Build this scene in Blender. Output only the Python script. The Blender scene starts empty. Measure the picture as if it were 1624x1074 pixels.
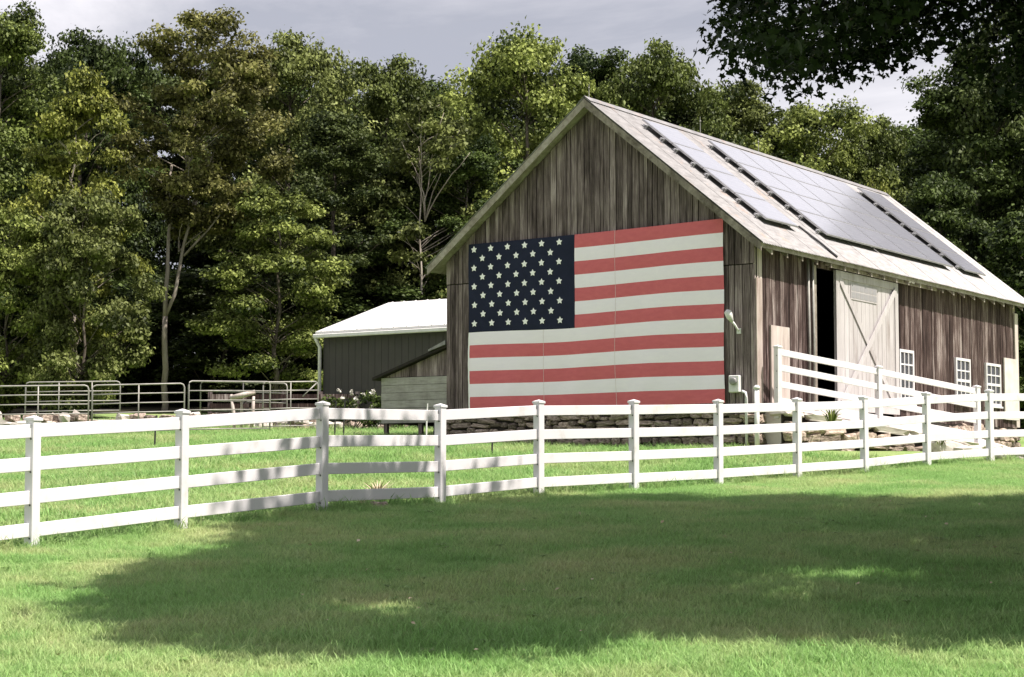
import bpy, math, random
import numpy as np

R = math.radians
sc = bpy.context.scene
COL = sc.collection
random.seed(7)
EYE = 1.5                      # camera height above world zero
F, TH = 3029.0, 0.0755         # focal length in photo pixels (1624 wide), upward pitch

# ------------------------------------------------------------------ camera
cam = bpy.data.cameras.new('camera')
cam.sensor_width = 36.0
cam.lens = 36.0 * F / 1624.0
cam.clip_end = 3000
cam_o = bpy.data.objects.new('camera', cam)
COL.objects.link(cam_o)
cam_o.location = (0, 0, EYE)
cam_o.rotation_euler = (math.pi / 2 + TH, 0, 0)
sc.camera = cam_o

# ------------------------------------------------------------------ sun and sky
SUN_EL = R(60)
SUN_H = np.array([0.90, -0.436])            # horizontal direction towards the sun
SUN_H = SUN_H / np.linalg.norm(SUN_H)
SUN = np.array([SUN_H[0] * math.cos(SUN_EL), SUN_H[1] * math.cos(SUN_EL), math.sin(SUN_EL)])
sl = bpy.data.lights.new('sun', 'SUN')
sl.energy = 3.7
sl.angle = R(0.55)
sl.color = (1.0, 0.915, 0.83)
so = bpy.data.objects.new('sun', sl)
COL.objects.link(so)
so.location = (30, -15, 60)
so.rotation_euler = (math.pi / 2 - SUN_EL, 0, math.atan2(SUN_H[0], -SUN_H[1]))

w = bpy.data.worlds.new('World')
sc.world = w
w.use_nodes = True
nt = w.node_tree
nt.nodes.clear()
out = nt.nodes.new('ShaderNodeOutputWorld')
bg = nt.nodes.new('ShaderNodeBackground')
sky = nt.nodes.new('ShaderNodeTexSky')
sky.sky_type = 'NISHITA'
sky.sun_disc = False
sky.sun_elevation = SUN_EL
sky.sun_rotation = math.atan2(SUN_H[0], SUN_H[1])
sky.air_density = 1.0
sky.dust_density = 2.0
tc = nt.nodes.new('ShaderNodeTexCoord')
mp = nt.nodes.new('ShaderNodeMapping')
mp.inputs['Scale'].default_value = (1.0, 1.0, 2.2)
mp.inputs['Location'].default_value = (-0.47, 0.99, -0.26)
ns = nt.nodes.new('ShaderNodeTexNoise')
ns.inputs['Scale'].default_value = 2.6
ns.inputs['Detail'].default_value = 9
ns.inputs['Roughness'].default_value = 0.6
ns.inputs['Distortion'].default_value = 0.4
rp = nt.nodes.new('ShaderNodeValToRGB')
rp.color_ramp.elements[0].position = 0.36
rp.color_ramp.elements[0].color = (0.84, 0.84, 0.84, 1)
rp.color_ramp.elements[1].position = 0.64
rp.color_ramp.elements[1].color = (0.97, 0.97, 0.97, 1)
cr = nt.nodes.new('ShaderNodeValToRGB')         # cloud body: grey folds and white tops
cr.color_ramp.elements[0].position = 0.38
cr.color_ramp.elements[0].color = (2.72, 2.68, 2.98, 1)
cr.color_ramp.elements[1].position = 0.68
cr.color_ramp.elements[1].color = (6.4, 6.2, 6.45, 1)
mx = nt.nodes.new('ShaderNodeMix')
mx.data_type = 'RGBA'
L = nt.links.new
L(tc.outputs['Generated'], mp.inputs['Vector'])
L(mp.outputs['Vector'], ns.inputs['Vector'])
L(ns.outputs['Fac'], rp.inputs['Fac'])
L(ns.outputs['Fac'], cr.inputs['Fac'])
L(rp.outputs['Color'], mx.inputs['Factor'])
L(sky.outputs['Color'], mx.inputs['A'])
L(cr.outputs['Color'], mx.inputs['B'])
L(mx.outputs['Result'], bg.inputs['Color'])
bg.inputs['Strength'].default_value = 0.074
L(bg.outputs['Background'], out.inputs['Surface'])

sc.view_settings.view_transform = 'Standard'
sc.view_settings.look = 'None'
sc.view_settings.gamma = 1
sc.view_settings.exposure = 1.35
sc.render.engine = 'CYCLES'
sc.cycles.max_bounces = 6
sc.cycles.filter_width = 1.5
sc.cycles.transparent_max_bounces = 8


# ------------------------------------------------------------------ helpers
class MB:
    def __init__(s):
        s.v, s.f, s.m = [], [], []

    def add(s, vs, fs, mi=0):
        b = len(s.v)
        s.v += [tuple(map(float, p)) for p in vs]
        s.f += [tuple(b + i for i in q) for q in fs]
        s.m += [mi] * len(fs)
        return s

    def box(s, x0, x1, y0, y1, z0, z1, mi=0):
        return s.add([(x0, y0, z0), (x1, y0, z0), (x1, y1, z0), (x0, y1, z0), (x0, y0, z1), (x1, y0, z1), (x1, y1, z1), (x0, y1, z1)],
                     [(0, 3, 2, 1), (4, 5, 6, 7), (0, 1, 5, 4), (1, 2, 6, 5), (2, 3, 7, 6), (3, 0, 4, 7)], mi)

    def hexa(s, lo, hi, mi=0):
        """two quads (each 4 points, same winding seen from above) joined"""
        return s.add(list(lo) + list(hi), [(0, 3, 2, 1), (4, 5, 6, 7), (0, 1, 5, 4), (1, 2, 6, 5), (2, 3, 7, 6), (3, 0, 4, 7)], mi)

    def beam(s, a, b, wdt, hgt, up=(0, 0, 1), mi=0):
        a, b, up = np.array(a, float), np.array(b, float), np.array(up, float)
        d = (b - a) / np.linalg.norm(b - a)
        r = np.cross(d, up)
        r /= np.linalg.norm(r)
        u = np.cross(r, d)
        q = lambda p: [p - r * wdt / 2 - u * hgt / 2, p + r * wdt / 2 - u * hgt / 2, p + r * wdt / 2 + u * hgt / 2, p - r * wdt / 2 + u * hgt / 2]
        return s.add(q(a) + q(b), [(0, 1, 2, 3), (7, 6, 5, 4), (0, 4, 5, 1), (1, 5, 6, 2), (2, 6, 7, 3), (3, 7, 4, 0)], mi)

    def tube(s, pts, rad, n=6, mi=0):
        pts = [np.array(p, float) for p in pts]
        if not hasattr(rad, '__len__'):
            rad = [rad] * len(pts)
        rings = []
        for i, p in enumerate(pts):
            d = pts[min(i + 1, len(pts) - 1)] - pts[max(i - 1, 0)]
            d = d / (np.linalg.norm(d) + 1e-9)
            a = np.cross(d, (0, 0, 1) if abs(d[2]) < .9 else (1, 0, 0))
            a /= np.linalg.norm(a)
            b = np.cross(d, a)
            rings.append([p + rad[i] * (math.cos(t) * a + math.sin(t) * b) for t in [2 * math.pi * k / n for k in range(n)]])
        vs = [q for r in rings for q in r]
        fs = [(i * n + k, i * n + (k + 1) % n, (i + 1) * n + (k + 1) % n, (i + 1) * n + k) for i in range(len(pts) - 1) for k in range(n)]
        fs += [tuple(range(n))[::-1], tuple((len(pts) - 1) * n + k for k in range(n))]
        return s.add(vs, fs, mi)

    def mesh(s, name, mats, off=(0, 0, 0), smooth=False):
        me = bpy.data.meshes.new(name)
        me.from_pydata([(a - off[0], b - off[1], c - off[2]) for a, b, c in s.v], [], s.f)
        for m in (mats if isinstance(mats, (list, tuple)) else [mats]):
            me.materials.append(m)
        if len(set(s.m)) > 1:
            me.polygons.foreach_set('material_index', s.m)
        if smooth:
            me.polygons.foreach_set('use_smooth', [True] * len(s.f))
        me.update()
        return me

    def build(s, name, mats, parent=None, off=(0, 0, 0), smooth=False):
        return link(name, s.mesh(name, mats, off, smooth), parent)


def link(name, data, parent=None, loc=None):
    o = bpy.data.objects.new(name, data)
    COL.objects.link(o)
    if parent is not None:
        o.parent = parent
    if loc is not None:
        o.location = loc
    return o


def tag(o, label, cat, group=None):
    o['label'] = label
    o['category'] = cat
    if group:
        o['group'] = group
    return o


def thing(name, label, cat, loc=(0, 0, 0), rz=0, group=None):
    o = bpy.data.objects.new(name, None)
    o.empty_display_size = .2
    COL.objects.link(o)
    o.location = loc
    o.rotation_euler = (0, 0, rz)
    return tag(o, label, cat, group)


def kind(o, k):
    o['kind'] = k
    return o


def bevel(o, wd=.008, seg=1):
    m = o.modifiers.new('bevel', 'BEVEL')
    m.width = wd
    m.segments = seg
    m.limit_method = 'ANGLE'
    return o


# ------------------------------------------------------------------ materials
def newmat(name, rough=.8, spec=.3):
    m = bpy.data.materials.new(name)
    m.use_nodes = True
    t = m.node_tree
    b = t.nodes['Principled BSDF']
    b.inputs['Roughness'].default_value = rough
    b.inputs['Specular IOR Level'].default_value = spec
    return m, t, b


def nd(t, typ, **kw):
    n = t.nodes.new(typ)
    for k, v in kw.items():
        if k in n.inputs:
            n.inputs[k].default_value = v
        else:
            setattr(n, k, v)
    return n


def ramp(t, stops):
    n = t.nodes.new('ShaderNodeValToRGB')
    e = n.color_ramp.elements
    while len(e) < len(stops):
        e.new(.5)
    for i, (p, c) in enumerate(stops):
        e[i].position = p
        e[i].color = (*c, 1) if len(c) == 3 else c
    return n


def coords(t, scale, src='Object', rnd_amt=0.0):
    tcn = t.nodes.new('ShaderNodeTexCoord')
    m = t.nodes.new('ShaderNodeMapping')
    m.inputs['Scale'].default_value = scale
    t.links.new(tcn.outputs[src], m.inputs['Vector'])
    if rnd_amt:
        oi = t.nodes.new('ShaderNodeObjectInfo')
        mul = nd(t, 'ShaderNodeMath', operation='MULTIPLY')
        mul.inputs[1].default_value = rnd_amt
        t.links.new(oi.outputs['Random'], mul.inputs[0])
        t.links.new(mul.outputs[0], m.inputs['Location'])
    return m


def bump(t, b, src, strength=.3, dist=.01):
    n = nd(t, 'ShaderNodeBump')
    n.inputs['Strength'].default_value = strength
    n.inputs['Distance'].default_value = dist
    t.links.new(src, n.inputs['Height'])
    t.links.new(n.outputs['Normal'], b.inputs['Normal'])


def wood(name, stops, grain=(22, 22, 1.1), spread=.5, rough=.85, streak=.55, broad=.55):
    """weathered boards: fine grain along z, broad wear patches, every board its own tone"""
    m, t, b = newmat(name, rough, .2)
    c = coords(t, grain, rnd_amt=37.0)
    n1 = nd(t, 'ShaderNodeTexNoise', Scale=1.0, Detail=7, Roughness=.65, Distortion=.35)
    t.links.new(c.outputs[0], n1.inputs['Vector'])
    c2 = coords(t, (2.6, 2.6, .8), rnd_amt=11.0)
    n2 = nd(t, 'ShaderNodeTexNoise', Scale=1.0, Detail=5, Roughness=.6)
    t.links.new(c2.outputs[0], n2.inputs['Vector'])
    oi = t.nodes.new('ShaderNodeObjectInfo')
    a = nd(t, 'ShaderNodeMath', operation='MULTIPLY')
    a.inputs[1].default_value = streak
    t.links.new(n1.outputs['Fac'], a.inputs[0])
    a2 = nd(t, 'ShaderNodeMath', operation='MULTIPLY_ADD')
    a2.inputs[1].default_value = broad
    t.links.new(n2.outputs['Fac'], a2.inputs[0])
    t.links.new(a.outputs[0], a2.inputs[2])
    a3 = nd(t, 'ShaderNodeMath', operation='MULTIPLY_ADD')
    a3.inputs[1].default_value = spread
    t.links.new(oi.outputs['Random'], a3.inputs[0])
    t.links.new(a2.outputs[0], a3.inputs[2])
    sb = nd(t, 'ShaderNodeMath', operation='SUBTRACT')
    sb.inputs[1].default_value = spread * .5 + (streak + broad) / 2 - .5
    t.links.new(a3.outputs[0], sb.inputs[0])
    r = ramp(t, stops)
    t.links.new(sb.outputs[0], r.inputs['Fac'])
    t.links.new(r.outputs['Color'], b.inputs['Base Color'])
    bump(t, b, n1.outputs['Fac'], .5, .01)
    return m


def mottled(name, stops, scale=3.0, rough=.85, detail=6, bmp=.3, bdist=.01, rnd=9.0, src='Object', metal=0.0, spec=.3, stretch=(1, 1, 1), vary=0.0):
    m, t, b = newmat(name, rough, spec)
    c = coords(t, stretch, src, rnd)
    n = nd(t, 'ShaderNodeTexNoise', Scale=scale, Detail=detail, Roughness=.6)
    t.links.new(c.outputs[0], n.inputs['Vector'])
    r = ramp(t, stops)
    t.links.new(n.outputs['Fac'], r.inputs['Fac'])
    t.links.new(r.outputs['Color'], b.inputs['Base Color'])
    if vary:
        oi = t.nodes.new('ShaderNodeObjectInfo')
        mr = nd(t, 'ShaderNodeMapRange')
        mr.inputs['To Min'].default_value = 1 - vary
        mr.inputs['To Max'].default_value = 1 + vary
        t.links.new(oi.outputs['Random'], mr.inputs['Value'])
        hs = nd(t, 'ShaderNodeHueSaturation')
        t.links.new(mr.outputs[0], hs.inputs['Value'])
        t.links.new(r.outputs['Color'], hs.inputs['Color'])
        t.links.new(hs.outputs['Color'], b.inputs['Base Color'])
    b.inputs['Metallic'].default_value = metal
    if bmp:
        bump(t, b, n.outputs['Fac'], bmp, bdist)
    return m


def leafmat(name, dark, light, trans=.2, rough=.55):
    m, t, b = newmat(name, rough, .16)
    at = nd(t, 'ShaderNodeAttribute', attribute_name='rnd')
    oi = t.nodes.new('ShaderNodeObjectInfo')
    r = ramp(t, [(0.0, dark), (1.0, light)])
    t.links.new(at.outputs['Fac'], r.inputs['Fac'])
    hs = nd(t, 'ShaderNodeHueSaturation')
    mr = nd(t, 'ShaderNodeMapRange')
    mr.inputs['To Min'].default_value = .8
    mr.inputs['To Max'].default_value = 1.2
    t.links.new(oi.outputs['Random'], mr.inputs['Value'])
    t.links.new(mr.outputs[0], hs.inputs['Value'])
    t.links.new(r.outputs['Color'], hs.inputs['Color'])
    t.links.new(hs.outputs['Color'], b.inputs['Base Color'])
    tr = t.nodes.new('ShaderNodeBsdfTranslucent')
    t.links.new(hs.outputs['Color'], tr.inputs['Color'])
    ms = t.nodes.new('ShaderNodeMixShader')
    ms.inputs[0].default_value = trans
    t.links.new(b.outputs[0], ms.inputs[1])
    t.links.new(tr.outputs[0], ms.inputs[2])
    t.links.new(ms.outputs[0], t.nodes['Material Output'].inputs['Surface'])
    return m


M = {}
M['gable'] = wood('gable_wood', [(.33, (.018, .013, .013)), (.44, (.092, .070, .071)), (.55, (.19, .150, .152)), (.69, (.45, .38, .385))], grain=(85, 85, 1.6), spread=.15, streak=.85, broad=.4)
M['side'] = wood('side_wood', [(.33, (.009, .004, .004)), (.45, (.038, .022, .020)), (.55, (.085, .057, .053)), (.64, (.25, .205, .195)), (.75, (.52, .47, .45))], grain=(60, 60, 1.2), spread=.15, streak=.9, broad=.42)
M['pale_wood'] = wood('bleached_wood', [(.3, (.22, .16, .14)), (.5, (.42, .36, .335)), (.7, (.58, .53, .5))], spread=.2)
M['trim'] = wood('trim_wood', [(.3, (.10, .085, .07)), (.5, (.25, .22, .19)), (.7, (.40, .37, .33))], grain=(9, 9, 9), spread=.15)
M['grey_wood'] = wood('grey_wood', [(.3, (.18, .17, .16)), (.5, (.31, .30, .28)), (.7, (.43, .42, .40))], grain=(1.2, 3, 18), spread=.14)
M['door'] = wood('door_paint', [(.3, (.24, .21, .20)), (.43, (.37, .35, .355)), (.65, (.47, .45, .46))], grain=(30, 30, 1.2), spread=.12)
M['backing'] = mottled('wall_backing', [(.3, (.012, .010, .009)), (.7, (.03, .025, .02))], 4)
M['vinyl'] = mottled('white_vinyl', [(.26, (.48, .48, .46)), (.40, (.62, .61, .635)), (.7, (.67, .66, .69))], 2.2, .45, bmp=.05, spec=.35, detail=10)
M['hole'] = mottled('dark_slot', [(.3, (.02, .02, .02)), (.7, (.05, .05, .05))], 9)
M['red'] = mottled('red_cloth', [(.3, (.57, .128, .158)), (.7, (.63, .155, .182))], 5, .9, bmp=.15, src='Generated', stretch=(1, 4, 1))
M['white_cloth'] = mottled('white_cloth', [(.3, (.88, .815, .94)), (.7, (.92, .855, .97))], 5, .9, bmp=.15, src='Generated', stretch=(1, 4, 1))
M['navy'] = mottled('navy_cloth', [(.3, (.010, .013, .034)), (.7, (.015, .019, .048))], 5, .9, bmp=.15, src='Generated')
M['star'] = mottled('star_cloth', [(.3, (.88, .87, .92)), (.7, (.92, .91, .94))], 5, .9, bmp=.1)
M['seam'] = mottled('seam_cloth', [(.3, (.62, .54, .58)), (.7, (.7, .6, .64))], 9, .9, bmp=0)
M['stone'] = mottled('field_stone', [(.3, (.09, .066, .052)), (.5, (.27, .215, .18)), (.7, (.50, .42, .36))], 4, .9, bmp=.9, bdist=.05, rnd=60, vary=.55)
M['pale_stone'] = mottled('pale_stone', [(.25, (.33, .29, .27)), (.5, (.50, .46, .43)), (.8, (.66, .62, .58))], 3, .9, bmp=.6, bdist=.03, rnd=60)
M['mortar'] = mottled('dark_joint', [(.3, (.015, .012, .01)), (.7, (.045, .036, .03))], 7)
M['concrete'] = mottled('pale_concrete', [(.25, (.42, .38, .36)), (.5, (.54, .50, .48)), (.8, (.66, .62, .60))], 2.4, .9, bmp=.2)
M['pipe'] = mottled('galvanised_pipe', [(.3, (.22, .215, .20)), (.7, (.33, .32, .30))], 6, .5, bmp=.05, metal=.2)
M['dark_metal'] = mottled('dark_siding', [(.3, (.048, .046, .042)), (.7, (.062, .058, .052))], 1.5, .6, bmp=.05)
M['white_roof'] = mottled('white_roofing', [(.3, (.56, .55, .56)), (.7, (.62, .61, .61))], 1.2, .45, bmp=.03)
M['white_metal'] = mottled('white_metal', [(.3, (.60, .60, .60)), (.7, (.74, .74, .74))], 4, .5, bmp=.03)
M['black_metal'] = mottled('black_metal', [(.3, (.02, .02, .022)), (.7, (.04, .04, .042))], 4, .5, bmp=.03)
M['alu'] = mottled('aluminium', [(.3, (.42, .42, .44)), (.7, (.55, .55, .57))], 5, .35, bmp=0, metal=.7)
M['bark'] = mottled('bark', [(.3, (.045, .036, .028)), (.55, (.13, .11, .09)), (.8, (.24, .21, .18))], 2.5, .95, bmp=.8, bdist=.04, stretch=(2, 2, .5))
M['pale_bark'] = mottled('pale_bark', [(.3, (.14, .12, .10)), (.5, (.32, .28, .24)), (.75, (.48, .44, .39))], 1.6, .95, bmp=.6, bdist=.04, stretch=(2, 2, .6))
M['dead_leaf'] = mottled('dry_leaf', [(.3, (.35, .27, .16)), (.7, (.62, .55, .42))], 3, .9, bmp=0, rnd=50)

# roof sheets: weathered galvanised steel with streaks running down and a few rust stains
m, t, b = newmat('corrugated_steel', .5, .4)
c = coords(t, (3.0, 9.0, 1.0), rnd_amt=23.0)
n1 = nd(t, 'ShaderNodeTexNoise', Scale=1.0, Detail=6, Roughness=.62)
t.links.new(c.outputs[0], n1.inputs['Vector'])
r1 = ramp(t, [(.33, (.165, .160, .164)), (.5, (.222, .217, .222)), (.67, (.28, .274, .28))])
t.links.new(n1.outputs['Fac'], r1.inputs['Fac'])
c2 = coords(t, (1.3, 1.3, 1.3))
n2 = nd(t, 'ShaderNodeTexNoise', Scale=1.4, Detail=8, Roughness=.7)
t.links.new(c2.outputs[0], n2.inputs['Vector'])
r2 = ramp(t, [(.57, (0, 0, 0)), (.70, (.5, .5, .5))])
t.links.new(n2.outputs['Fac'], r2.inputs['Fac'])
mxr = nd(t, 'ShaderNodeMix', data_type='RGBA')
mxr.inputs['B'].default_value = (.36, .22, .14, 1)
t.links.new(r2.outputs['Color'], mxr.inputs['Factor'])
t.links.new(r1.outputs['Color'], mxr.inputs['A'])
t.links.new(mxr.outputs['Result'], b.inputs['Base Color'])
b.inputs['Metallic'].default_value = .15
M['roof'] = m

# solar glass: cells painted pale to carry sky reflection, paler grid, glossy glass
m, t, b = newmat('solar_cells', .34, .9)
c = coords(t, (1, 1, 1), 'UV')
bt = nd(t, 'ShaderNodeTexBrick', offset=0.0)
bt.inputs['Color1'].default_value = (.22, .228, .275, 1)
bt.inputs['Color2'].default_value = (.245, .252, .30, 1)
bt.inputs['Mortar'].default_value = (.42, .42, .46, 1)
bt.inputs['Scale'].default_value = 1.0
bt.inputs['Mortar Size'].default_value = .022
bt.inputs['Brick Width'].default_value = 1.0
bt.inputs['Row Height'].default_value = 1.0
t.links.new(c.outputs[0], bt.inputs['Vector'])
t.links.new(bt.outputs['Color'], b.inputs['Base Color'])
b.inputs['Coat Weight'].default_value = 1.0
b.inputs['Coat Roughness'].default_value = .2
M['solar'] = m

m, t, b = newmat('window_glass', .08, .6)
b.inputs['Base Color'].default_value = (.03, .032, .036, 1)
M['glass'] = m
m, t, b = newmat('dusty_glass', .3, .5)
b.inputs['Base Color'].default_value = (.25, .245, .25, 1)
M['dusty_glass'] = m

M['lf_dark'] = leafmat('leaf_dark_green', (.010, .020, .006), (.095, .135, .034))
M['lf_deep'] = leafmat('leaf_deep_green', (.011, .020, .006), (.085, .110, .032))
M['lf_mid'] = leafmat('leaf_mid_green', (.018, .030, .007), (.175, .220, .055))
M['lf_light'] = leafmat('leaf_light_green', (.028, .044, .009), (.275, .325, .085))
M['lf_yellow'] = leafmat('leaf_yellow_green', (.038, .050, .010), (.290, .315, .068))
M['lf_olive'] = leafmat('leaf_olive', (.028, .038, .010), (.215, .250, .076))
M['lf_brown'] = leafmat('leaf_brown_olive', (.032, .034, .009), (.245, .245, .078))
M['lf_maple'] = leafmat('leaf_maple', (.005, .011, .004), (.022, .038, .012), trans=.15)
M['lf_weed'] = leafmat('leaf_weed', (.13, .23, .06), (.24, .36, .12))
M['petal'] = leafmat('petal_white', (.55, .52, .48), (.8, .78, .74))

# ------------------------------------------------------------------ terrain
FENCE = np.array([(-6.9, 19.35, -.90), (-5.44, 21.74, -.75), (-4.15, 24.04, -.59), (-2.59, 26.11, -.38), (-1.06, 28.22, -.33), (.42, 29.99, -.21),
                  (2.01, 31.55, -.12), (3.59, 33.29, -.03), (5.23, 35.08, .08), (6.78, 36.79, .19), (8.28, 38.18, .32), (9.86, 39.45, .43), (11.5, 40.8, .52), (13.2, 42.2, .6)])
CTRL = [tuple(p) for p in FENCE] + [
    (0, 0, -1.42), (-6, 0, -1.5), (6, 0, -1.36), (-3.5, 12, -1.2), (3.5, 12, -1.14), (0, 20, -.78), (4.5, 22, -.62), (10, 24, -.45), (14, 32, .1), (-10, 12, -1.25),
    (5.27, 41.2, .72), (2, 43.4, .80), (-1.6, 45.8, 1.0), (-3.4, 47, 1.12), (14.6, 55.3, 1.0), (11.5, 46, .72), (-11, 50, 1.22), (-5, 50, 1.2), (-16, 42, .5),
    (-12, 62, 2.1), (0, 68, 2.5), (15, 72, 2.4), (-30, 75, 2.9), (30, 75, 2.6), (-80, 80, 3), (80, 60, 2.4), (-60, 20, -1), (60, 20, -.4), (0, -60, -2),
    (-120, -60, -2.4), (120, -60, -2), (0, 150, 6), (-150, 160, 6), (150, 160, 6), (0, 420, 9), (-400, 420, 9), (400, 420, 9), (-400, -100, -2), (400, -100, -2)]
CP = np.array(CTRL, float)


def _U(r2):
    return np.where(r2 > 0, r2 * np.log(np.maximum(r2, 1e-12)), 0) * .5


def _tps():
    n = len(CP)
    xy = CP[:, :2] / 50.0
    d2 = ((xy[:, None] - xy[None]) ** 2).sum(-1)
    A = np.zeros((n + 3, n + 3))
    A[:n, :n] = _U(d2) + 1e-5 * np.eye(n)
    A[:n, n] = 1
    A[:n, n + 1:] = xy
    A[n, :n] = 1
    A[n + 1:, :n] = xy.T
    return np.linalg.solve(A, np.concatenate([CP[:, 2], np.zeros(3)])), xy


_TW, _TX = _tps()


def gz(x, y):
    """ground height (world z) at x, y"""
    q = np.stack([np.ravel(np.asarray(x, float)), np.ravel(np.asarray(y, float))], -1) / 50.0
    d2 = ((q[:, None] - _TX[None]) ** 2).sum(-1)
    z = _U(d2) @ _TW[:-3] + _TW[-3] + q @ _TW[-2:]
    X, Y = q[:, 0] * 50, q[:, 1] * 50
    z = z + .018 * np.sin(X * 1.3 + Y * .7) * np.sin(Y * .9 - X * .35) + .01 * np.sin(X * 3.1 - Y * 2.3)
    z = z + EYE
    return z if np.ndim(x) else float(z[0])


def grid_mesh(name, xs, ys, mat, dz=0.0, hole=None):
    gx, gy = np.meshgrid(xs, ys)
    z = gz(gx.ravel(), gy.ravel()) + dz
    v = np.stack([gx.ravel(), gy.ravel(), z], -1)
    nx, ny = len(xs), len(ys)
    i, j = np.meshgrid(np.arange(nx - 1), np.arange(ny - 1))
    a = (j * nx + i).ravel()
    f = np.stack([a, a + 1, a + nx + 1, a + nx], -1)
    return np_mesh(name, v, f, mat, smooth=True)


def np_mesh(name, v, f, mat, smooth=False, rnd=None):
    me = bpy.data.meshes.new(name)
    k = f.shape[1]
    me.vertices.add(len(v))
    me.vertices.foreach_set('co', np.ascontiguousarray(v, np.float32).ravel())
    me.loops.add(len(f) * k)
    me.loops.foreach_set('vertex_index', np.ascontiguousarray(f, np.int32).ravel())
    me.polygons.add(len(f))
    me.polygons.foreach_set('loop_start', np.arange(0, len(f) * k, k, dtype=np.int32))
    me.polygons.foreach_set('loop_total', np.full(len(f), k, np.int32))
    if smooth:
        me.polygons.foreach_set('use_smooth', np.ones(len(f), bool))
    if rnd is not None:
        a = me.attributes.new('rnd', 'FLOAT', 'FACE')
        a.data.foreach_set('value', np.ascontiguousarray(rnd, np.float32))
    me.materials.append(mat)
    me.update(calc_edges=True)
    return me


def grass_nodes(t, b, blade):
    """turf colour by place: fresh green with straw-coloured dry patches; blade: per-blade tone too"""
    g = t.nodes.new('ShaderNodeNewGeometry')
    mpn = t.nodes.new('ShaderNodeMapping')
    mpn.inputs['Scale'].default_value = (.42, .42, 0)
    t.links.new(g.outputs['Position'], mpn.inputs['Vector'])
    n1 = nd(t, 'ShaderNodeTexNoise', Scale=1.0, Detail=5, Roughness=.62, Distortion=.5)
    t.links.new(mpn.outputs[0], n1.inputs['Vector'])
    n2 = nd(t, 'ShaderNodeTexNoise', Scale=9.0, Detail=4, Roughness=.7)
    t.links.new(mpn.outputs[0], n2.inputs['Vector'])
    ad = nd(t, 'ShaderNodeMath', operation='MULTIPLY_ADD')
    ad.inputs[1].default_value = .35
    t.links.new(n2.outputs['Fac'], ad.inputs[0])
    t.links.new(n1.outputs['Fac'], ad.inputs[2])
    r = ramp(t, [(.42, (.150, .305, .080)), (.62, (.240, .395, .136)), (.82, (.365, .435, .200)), (.99, (.47, .46, .27))])
    t.links.new(ad.outputs[0], r.inputs['Fac'])
    if not blade:
        r2 = nd(t, 'ShaderNodeMix', data_type='RGBA')
        r2.inputs['Factor'].default_value = .35
        r2.inputs['B'].default_value = (.16, .15, .06, 1)
        t.links.new(r.outputs['Color'], r2.inputs['A'])
        t.links.new(r2.outputs['Result'], b.inputs['Base Color'])
        n3 = nd(t, 'ShaderNodeTexNoise', Scale=60.0, Detail=4, Roughness=.7)
        t.links.new(g.outputs['Position'], n3.inputs['Vector'])
        bump(t, b, n3.outputs['Fac'], .8, .03)
        return
    at = nd(t, 'ShaderNodeAttribute', attribute_name='rnd')
    mr = nd(t, 'ShaderNodeMapRange')
    mr.inputs['To Min'].default_value = .72
    mr.inputs['To Max'].default_value = 1.45
    t.links.new(at.outputs['Fac'], mr.inputs['Value'])
    hs = nd(t, 'ShaderNodeHueSaturation')
    t.links.new(mr.outputs[0], hs.inputs['Value'])
    t.links.new(r.outputs['Color'], hs.inputs['Color'])
    t.links.new(hs.outputs['Color'], b.inputs['Base Color'])
    tr = t.nodes.new('ShaderNodeBsdfTranslucent')
    t.links.new(hs.outputs['Color'], tr.inputs['Color'])
    ms = t.nodes.new('ShaderNodeMixShader')
    ms.inputs[0].default_value = .45
    t.links.new(b.outputs[0], ms.inputs[1])
    t.links.new(tr.outputs[0], ms.inputs[2])
    t.links.new(ms.outputs[0], t.nodes['Material Output'].inputs['Surface'])


m, t, b = newmat('turf_soil', .95, .1)
grass_nodes(t, b, False)
M['turf'] = m
m, t, b = newmat('grass_blade', .55, .25)
grass_nodes(t, b, True)
M['blade'] = m
M['litter'] = mottled('forest_floor', [(.3, (.018, .016, .010)), (.6, (.045, .04, .02)), (.8, (.08, .07, .04))], 3, .95, bmp=.5, bdist=.05)


def axis(lo, hi, step, far, ratio=1.28):
    a = list(np.arange(lo, hi + 1e-6, step))
    s, p = step, hi
    while p < far[1]:
        s *= ratio
        p += s
        a.append(p)
    s, p, pre = step, lo, []
    while p > far[0]:
        s *= ratio
        p -= s
        pre.append(p)
    return np.array(pre[::-1] + a)


kind(link('ground', grid_mesh('ground', axis(-16, 18, .4, (-900, 900)), axis(8, 60, .4, (-200, 1500)), M['turf'])), 'structure')
kind(link('forest_floor', grid_mesh('forest_floor', np.arange(-70, 71, 2.0), np.arange(66, 130, 2.0), M['litter'], .05)), 'structure')


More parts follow.
